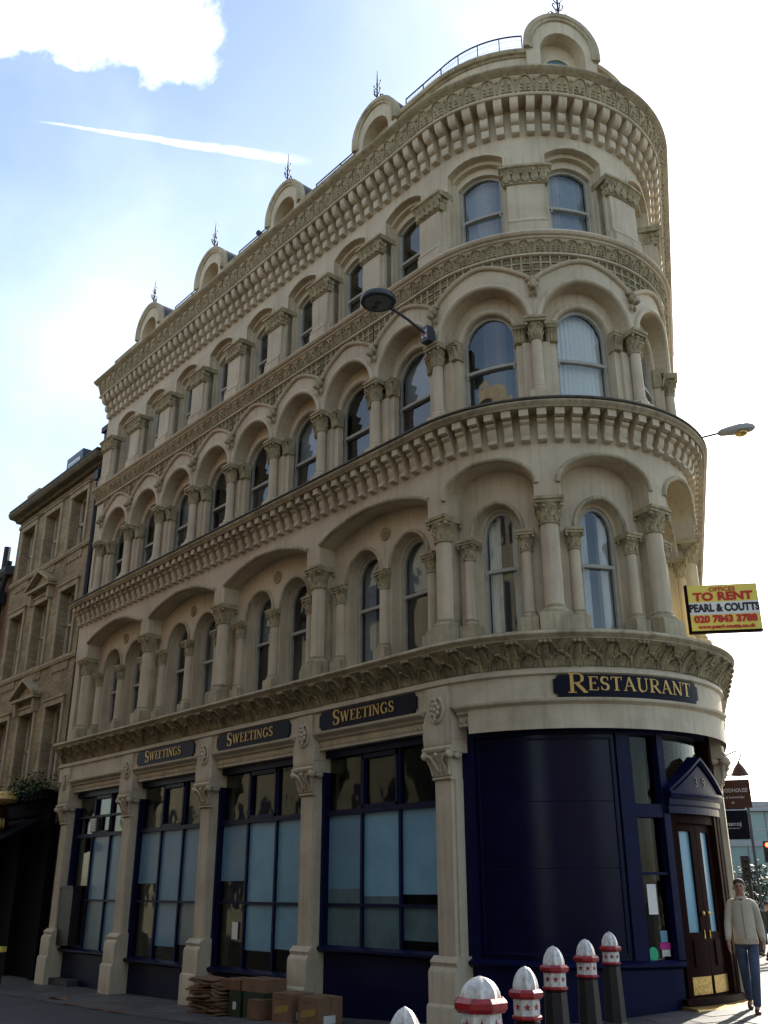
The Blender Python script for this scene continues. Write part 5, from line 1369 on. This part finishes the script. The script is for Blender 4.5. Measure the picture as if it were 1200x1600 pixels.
        fg = G('xyz'); fg.blob(0, -.078*s, 1.475*s, .035*s, .02*s, .045*s, 8, 5); obj('t_shirt', fg, M['darkcloth'], jk, 50, scale=1.0)
    return t
person('man in a beige zipped jacket and blue jeans walking past the entrance', 2.70, 1.80, radians(30), 1.80)
for (x, y, c, lab, rz) in ((-3.2, 14.2, ('jacket', 'jeans', 'darkcloth'), 'distant pedestrian in a pale jacket among the crowd', 3.0), (-3.9, 15.6, ('darkcloth', 'darkcloth', 'darkcloth'), 'distant pedestrian in black between two others in the crowd', 2.7), (-6.1, 20.5, ('greycloth', 'darkcloth', 'darkcloth'), 'farthest pedestrian in grey below the red light', 3.3), (-2.2, 11.8, ('darkcloth', 'jeans', 'darkcloth'), 'pedestrian in dark top and jeans just behind the man in beige', 2.9), (-1.6, 10.6, ('greycloth', 'darkcloth', 'darkcloth'), 'pedestrian in a grey top behind the man in beige', 2.5), (-4.6, 15.2, ('darkcloth', 'darkcloth', 'darkcloth'), 'distant pedestrian in dark clothes near the signal post', 3.3), (-5.1, 18.4, ('darkcloth', 'jeans', 'darkcloth'), 'distant pedestrian in dark top and jeans beyond the red light', 2.9), (-4.0, 17.0, ('greycloth', 'jeans', 'darkcloth'), 'distant pedestrian in grey and jeans at the right picture edge', 2.8), (-2.9, 12.6, ('darkcloth', 'darkcloth', 'darkcloth'), 'pedestrian in black seen over the beige man’s shoulder', 2.4)):
    person(lab, x, y, rz, random.uniform(1.66, 1.82), c, .14, 'pedestrians up the street', False)

# =================================================================== the street beyond the corner
hs = thing('hanging_sign', 'brown hanging sign lettered WOODHOUSE beyond the corner pilaster', 'shop sign', (.24, 6.24, 2.9))
d = Vector((.88, .47, 0)).normalized()
def plate(par, name, w, h, m, th=.025):
    g = G('xyz'); n = Vector((d.y, -d.x, 0)); pts = []
    for zz in (0, h):
        for u, oo in ((-w/2, -th), (w/2, -th), (w/2, th), (-w/2, th)): pts.append(g.add(*(d*u+n*oo+Vector((0, 0, zz)))))
    for q in ((3, 2, 1, 0), (4, 5, 6, 7), (0, 1, 5, 4), (1, 2, 6, 5), (2, 3, 7, 6), (3, 0, 4, 7)): g.f.append(tuple(pts[i] for i in q))
    return obj(name, g, m, par)
b1 = plate(hs, 'board', .58, .44, M['signbrown'])
g = G('xyz'); g.tube([tuple(-d*.6+Vector((0, 0, .52))), tuple(d*.26+Vector((0, 0, .52)))], .014, 5)
for u in (-.15, .15): g.tube([tuple(d*u+Vector((0, 0, .44))), tuple(d*u+Vector((0, 0, .52)))], .006, 4)
g.tube([tuple(-d*.5+Vector((0, 0, .52))), tuple(-d*.2+Vector((0, 0, .7))), tuple(d*.05+Vector((0, 0, .72)))], .010, 5)
obj('bracket', g, M['iron'], hs)
bpy.context.view_layer.update()
n_ = Vector((d.y, -d.x, 0))
def put(par, org, s_, sz, z, m, sx=1.0):
    p = Vector(org)+n_*.03+Vector((0, 0, z)); text('lettering', s_, sz, M[m], frame_at(tuple(p), tuple(d), (0, 0, 1)), par, .0, sx=sx)
put(b1, (.24, 6.24, 2.9), 'WOODHOUSE', .085, .27, 'paper', .88); put(b1, (.24, 6.24, 2.9), 'Cafe & Sandwich Bar', .05, .165, 'paper', .9); put(b1, (.24, 6.24, 2.9), '43', .045, .08, 'paper')
h2 = thing('hanging_sign', 'black hanging sign with small white lettering under the brown one', 'shop sign', (-.29, 7.09, 2.46))
b2 = plate(h2, 'board', .50, .47, M['board'])
g = G('xyz'); g.tube([tuple(-d*.5+Vector((0, 0, .50))), tuple(d*.22+Vector((0, 0, .50)))], .012, 5); obj('bracket', g, M['iron'], h2)
bpy.context.view_layer.update()
put(b2, (-.29, 7.09, 2.46), 'man:oj', .10, .25, 'paper'); put(b2, (-.29, 7.09, 2.46), 'fresh sandwiches', .03, .18, 'paper')
bl = thing('bell_lantern', 'small brown bell-shaped lantern on a curled bracket above the brown sign', 'lantern', (.62, 5.9, 3.36))
g = G('xyz'); g.lathe(0, 0, [(.14, 0), (.13, .02), (.09, .10), (.05, .16), (.02, .19), (.02, .22)], 12); obj('bell', g, M['signbrown'], bl, 50)
g = G('xyz'); g.tube([(0, 0, .2), (.05, .02, .32), (-.02, -.0, .38), (-.12, -.05, .34), (-.3, -.15, .25), (-.6, -.3, .24)], .012, 5); obj('bracket', g, M['iron'], bl)
# stone terrace continuing the street line
tb = thing('office_building', 'grey stone building with tall white piers beyond the hanging signs', 'building', (0, 0, 0))
def rp(tt, o): return (ENDP[0]+cos(T)*tt+sin(T)*o, ENDP[1]+sin(T)*tt-cos(T)*o)
def rbox(g, t0, t1, o0, o1, z0, z1):
    p = [rp(t0, o0), rp(t1, o0), rp(t1, o1), rp(t0, o1)]; v = [g.add(x, y, z) for z in (z0, z1) for x, y in p]
    for q in ((3, 2, 1, 0), (4, 5, 6, 7), (0, 1, 5, 4), (1, 2, 6, 5), (2, 3, 7, 6), (3, 0, 4, 7)): g.f.append(tuple(v[i] for i in q))
g = G('xyz'); rbox(g, 22, 60, -6, .55, 0, 4.6); obj('wall', g, M['greycloth'], tb)
for i in range(12):
    g = G('xyz'); rbox(g, 22.2+3.1*i, 23.0+3.1*i, .55, .9, 1.4, 4.5); obj('pier', g, M['sgrey'], tb)
g = G('xyz'); rbox(g, 21.8, 60, -6, 1.05, 4.6, 5.0); obj('cornice', g, M['sgrey'], tb)
gb = thing('glass_building', 'distant low green glass office building at the end of the street', 'building', (0, 0, 0))
c0 = Vector((-25.5, 52.5, 0)); dd = Vector((.65, .757, 0)).normalized(); nb_ = Vector((dd.y, -dd.x, 0))
def gbx(g, u0, u1, v0, v1, z0, z1):
    p = [c0+dd*u+nb_*v for u, v in ((u0, v0), (u1, v0), (u1, v1), (u0, v1))]; v = [g.add(q.x, q.y, z) for z in (z0, z1) for q in p]
    for q in ((3, 2, 1, 0), (4, 5, 6, 7), (0, 1, 5, 4), (1, 2, 6, 5), (2, 3, 7, 6), (3, 0, 4, 7)): g.f.append(tuple(v[i] for i in q))
g = G('xyz'); gbx(g, -6, 14, -8, 0, 0, 6.4); obj('wall', g, M['glassgreen'], gb)
g = G('xyz'); gbx(g, -6.3, 14, -8, .4, 6.4, 7.0); obj('roof', g, M['sgrey'], gb)
for z in (2.2, 4.2):
    g = G('xyz'); gbx(g, -6, 14, 0, .12, z, z+.35); obj('floor_band', g, M['sgrey'], gb)
for i in range(14):
    g = G('xyz'); gbx(g, -5.5+1.4*i, -5.4+1.4*i, 0, .1, 0, 6.4); obj('mullion', g, M['sgrey'], gb)
def signal(x, y, h, label, lit):
    t = thing('traffic_light', label, 'traffic light', (x, y, gz(x, y)), 0, 'traffic lights up the street')
    g = G('xyz'); g.tube([(0, 0, 0), (0, 0, h)], .055, 8); obj('post', g, M['black'], t)
    g = G('xyz'); g.xbox((0, -.10, h-.55), .20, .16, .56, .6); hd = obj('signal_head', g, M['black'], t)
    for k in range(3):
        g = G('xyz'); g.blob(.05, -.18, h-.09-.175*k, .06, .045, .06, 10, 6); obj('signal_lens', g, M['redlight'] if (k == 0 and lit) else M['black'], hd, 60)
signal(-5.50, 17.95, 2.80, 'traffic light showing red at the right picture edge', True)
signal(-5.05, 15.85, 2.35, 'unlit dark traffic signal left of the red one', False)
lpst = thing('lamp_post', 'thin dark lamp post with two heads in front of the glass building', 'street lamp', (-8.2, 22.0, gz(-8, 22)))
g = G('xyz'); g.tube([(0, 0, 0), (0, 0, 4.2)], .05, 6); obj('post', g, M['lampgrey'], lpst)
for z in (3.4, 4.15):
    g = G('xyz'); g.tube([(0, 0, z), (.5, .5, z+.05)], .02, 5); g.blob(.6, .6, z+.04, .2, .2, .05, 8, 5); obj('lamp_head', g, M['sgrey'], lpst)
# small dark street tree
tr = thing('street_tree', 'small dark street tree between the signs and the traffic lights', 'tree', (-9.3, 23.6, gz(-9, 23)))
g = G('xyz'); g.tube([(0, 0, 0), (.02, 0, .9), (0, .03, 2.0)], [.09, .07, .03], 7)
for k in range(5): an = k*1.3; g.tube([(0, 0, .9+.15*k), (.5*cos(an), .5*sin(an), 1.6+.15*k)], [.04, .012], 5)
obj('trunk', g, M['black'], tr)
g = G('xyz'); r = random.Random(9)
for i in range(900):
    v = Vector((r.gauss(0, 1), r.gauss(0, 1), r.gauss(0, 1))).normalized()*r.uniform(.4, 1); c = Vector((v.x*.75, v.y*.75, 1.75+v.z*.8+.1*sin(5*v.x))); an = r.uniform(0, 6.28); s_ = r.uniform(.05, .1)
    u = Vector((cos(an), sin(an), r.uniform(-.8, .8))).normalized()*s_; w_ = Vector((-sin(an), cos(an), r.uniform(-.6, .6))).normalized()*s_*.6
    g.f.append(tuple(g.add(*(c+q)) for q in (-u, w_, u, -w_)))
obj('crown', g, M['leafg'], tr)['kind'] = 'stuff'

# =================================================================== buildings across the street (mirrored in the windows; set close and tall to darken the shopfront)
def across(x0, x1, y, h, m, label, stone):
    t = thing('street_building', label, 'building', (0, 0, 0), 0, 'buildings across the street')
    g = G('xyz'); g.xbox(((x0+x1)/2, y-3, -.5), x1-x0, 6, h+.5); obj('wall', g, m, t)
    g = G('xyz'); g.xbox(((x0+x1)/2, y-2.9, h), x1-x0+.3, 6.5, .4); obj('cornice', g, stone, t)
    n = int((x1-x0)/1.7)
    wm = None
    for r_ in range(int((h-1)/2.4)):
        for k in range(n):
            gx = G('xyz'); gx.xbox((0, 0, 0), .8, .1, 1.4)
            if wm is None: wm = to_mesh('window', gx, M['board'])
            link('window', wm, t, (x0+(x1-x0)*(k+.5)/n, y+.02, 1.0+2.4*r_))
across(-34, -12, -12.0, 15.0, M['dimstone'], 'brown stone building across the street mirrored in the windows', M['nstone'])
across(-12, -3, -12.2, 14.0, M['redbrick'], 'orange brick building across the street mirrored in the windows', M['nstone'])
across(-3, 6.0, -12.4, 15.0, M['dimstone'], 'grey stone building across the street mirrored in the windows', M['nstone'])
across(11.5, 30.0, -12.0, 12.0, M['dimstone'], 'dark stone building across the junction mirrored in the curved front', M['nstone'])
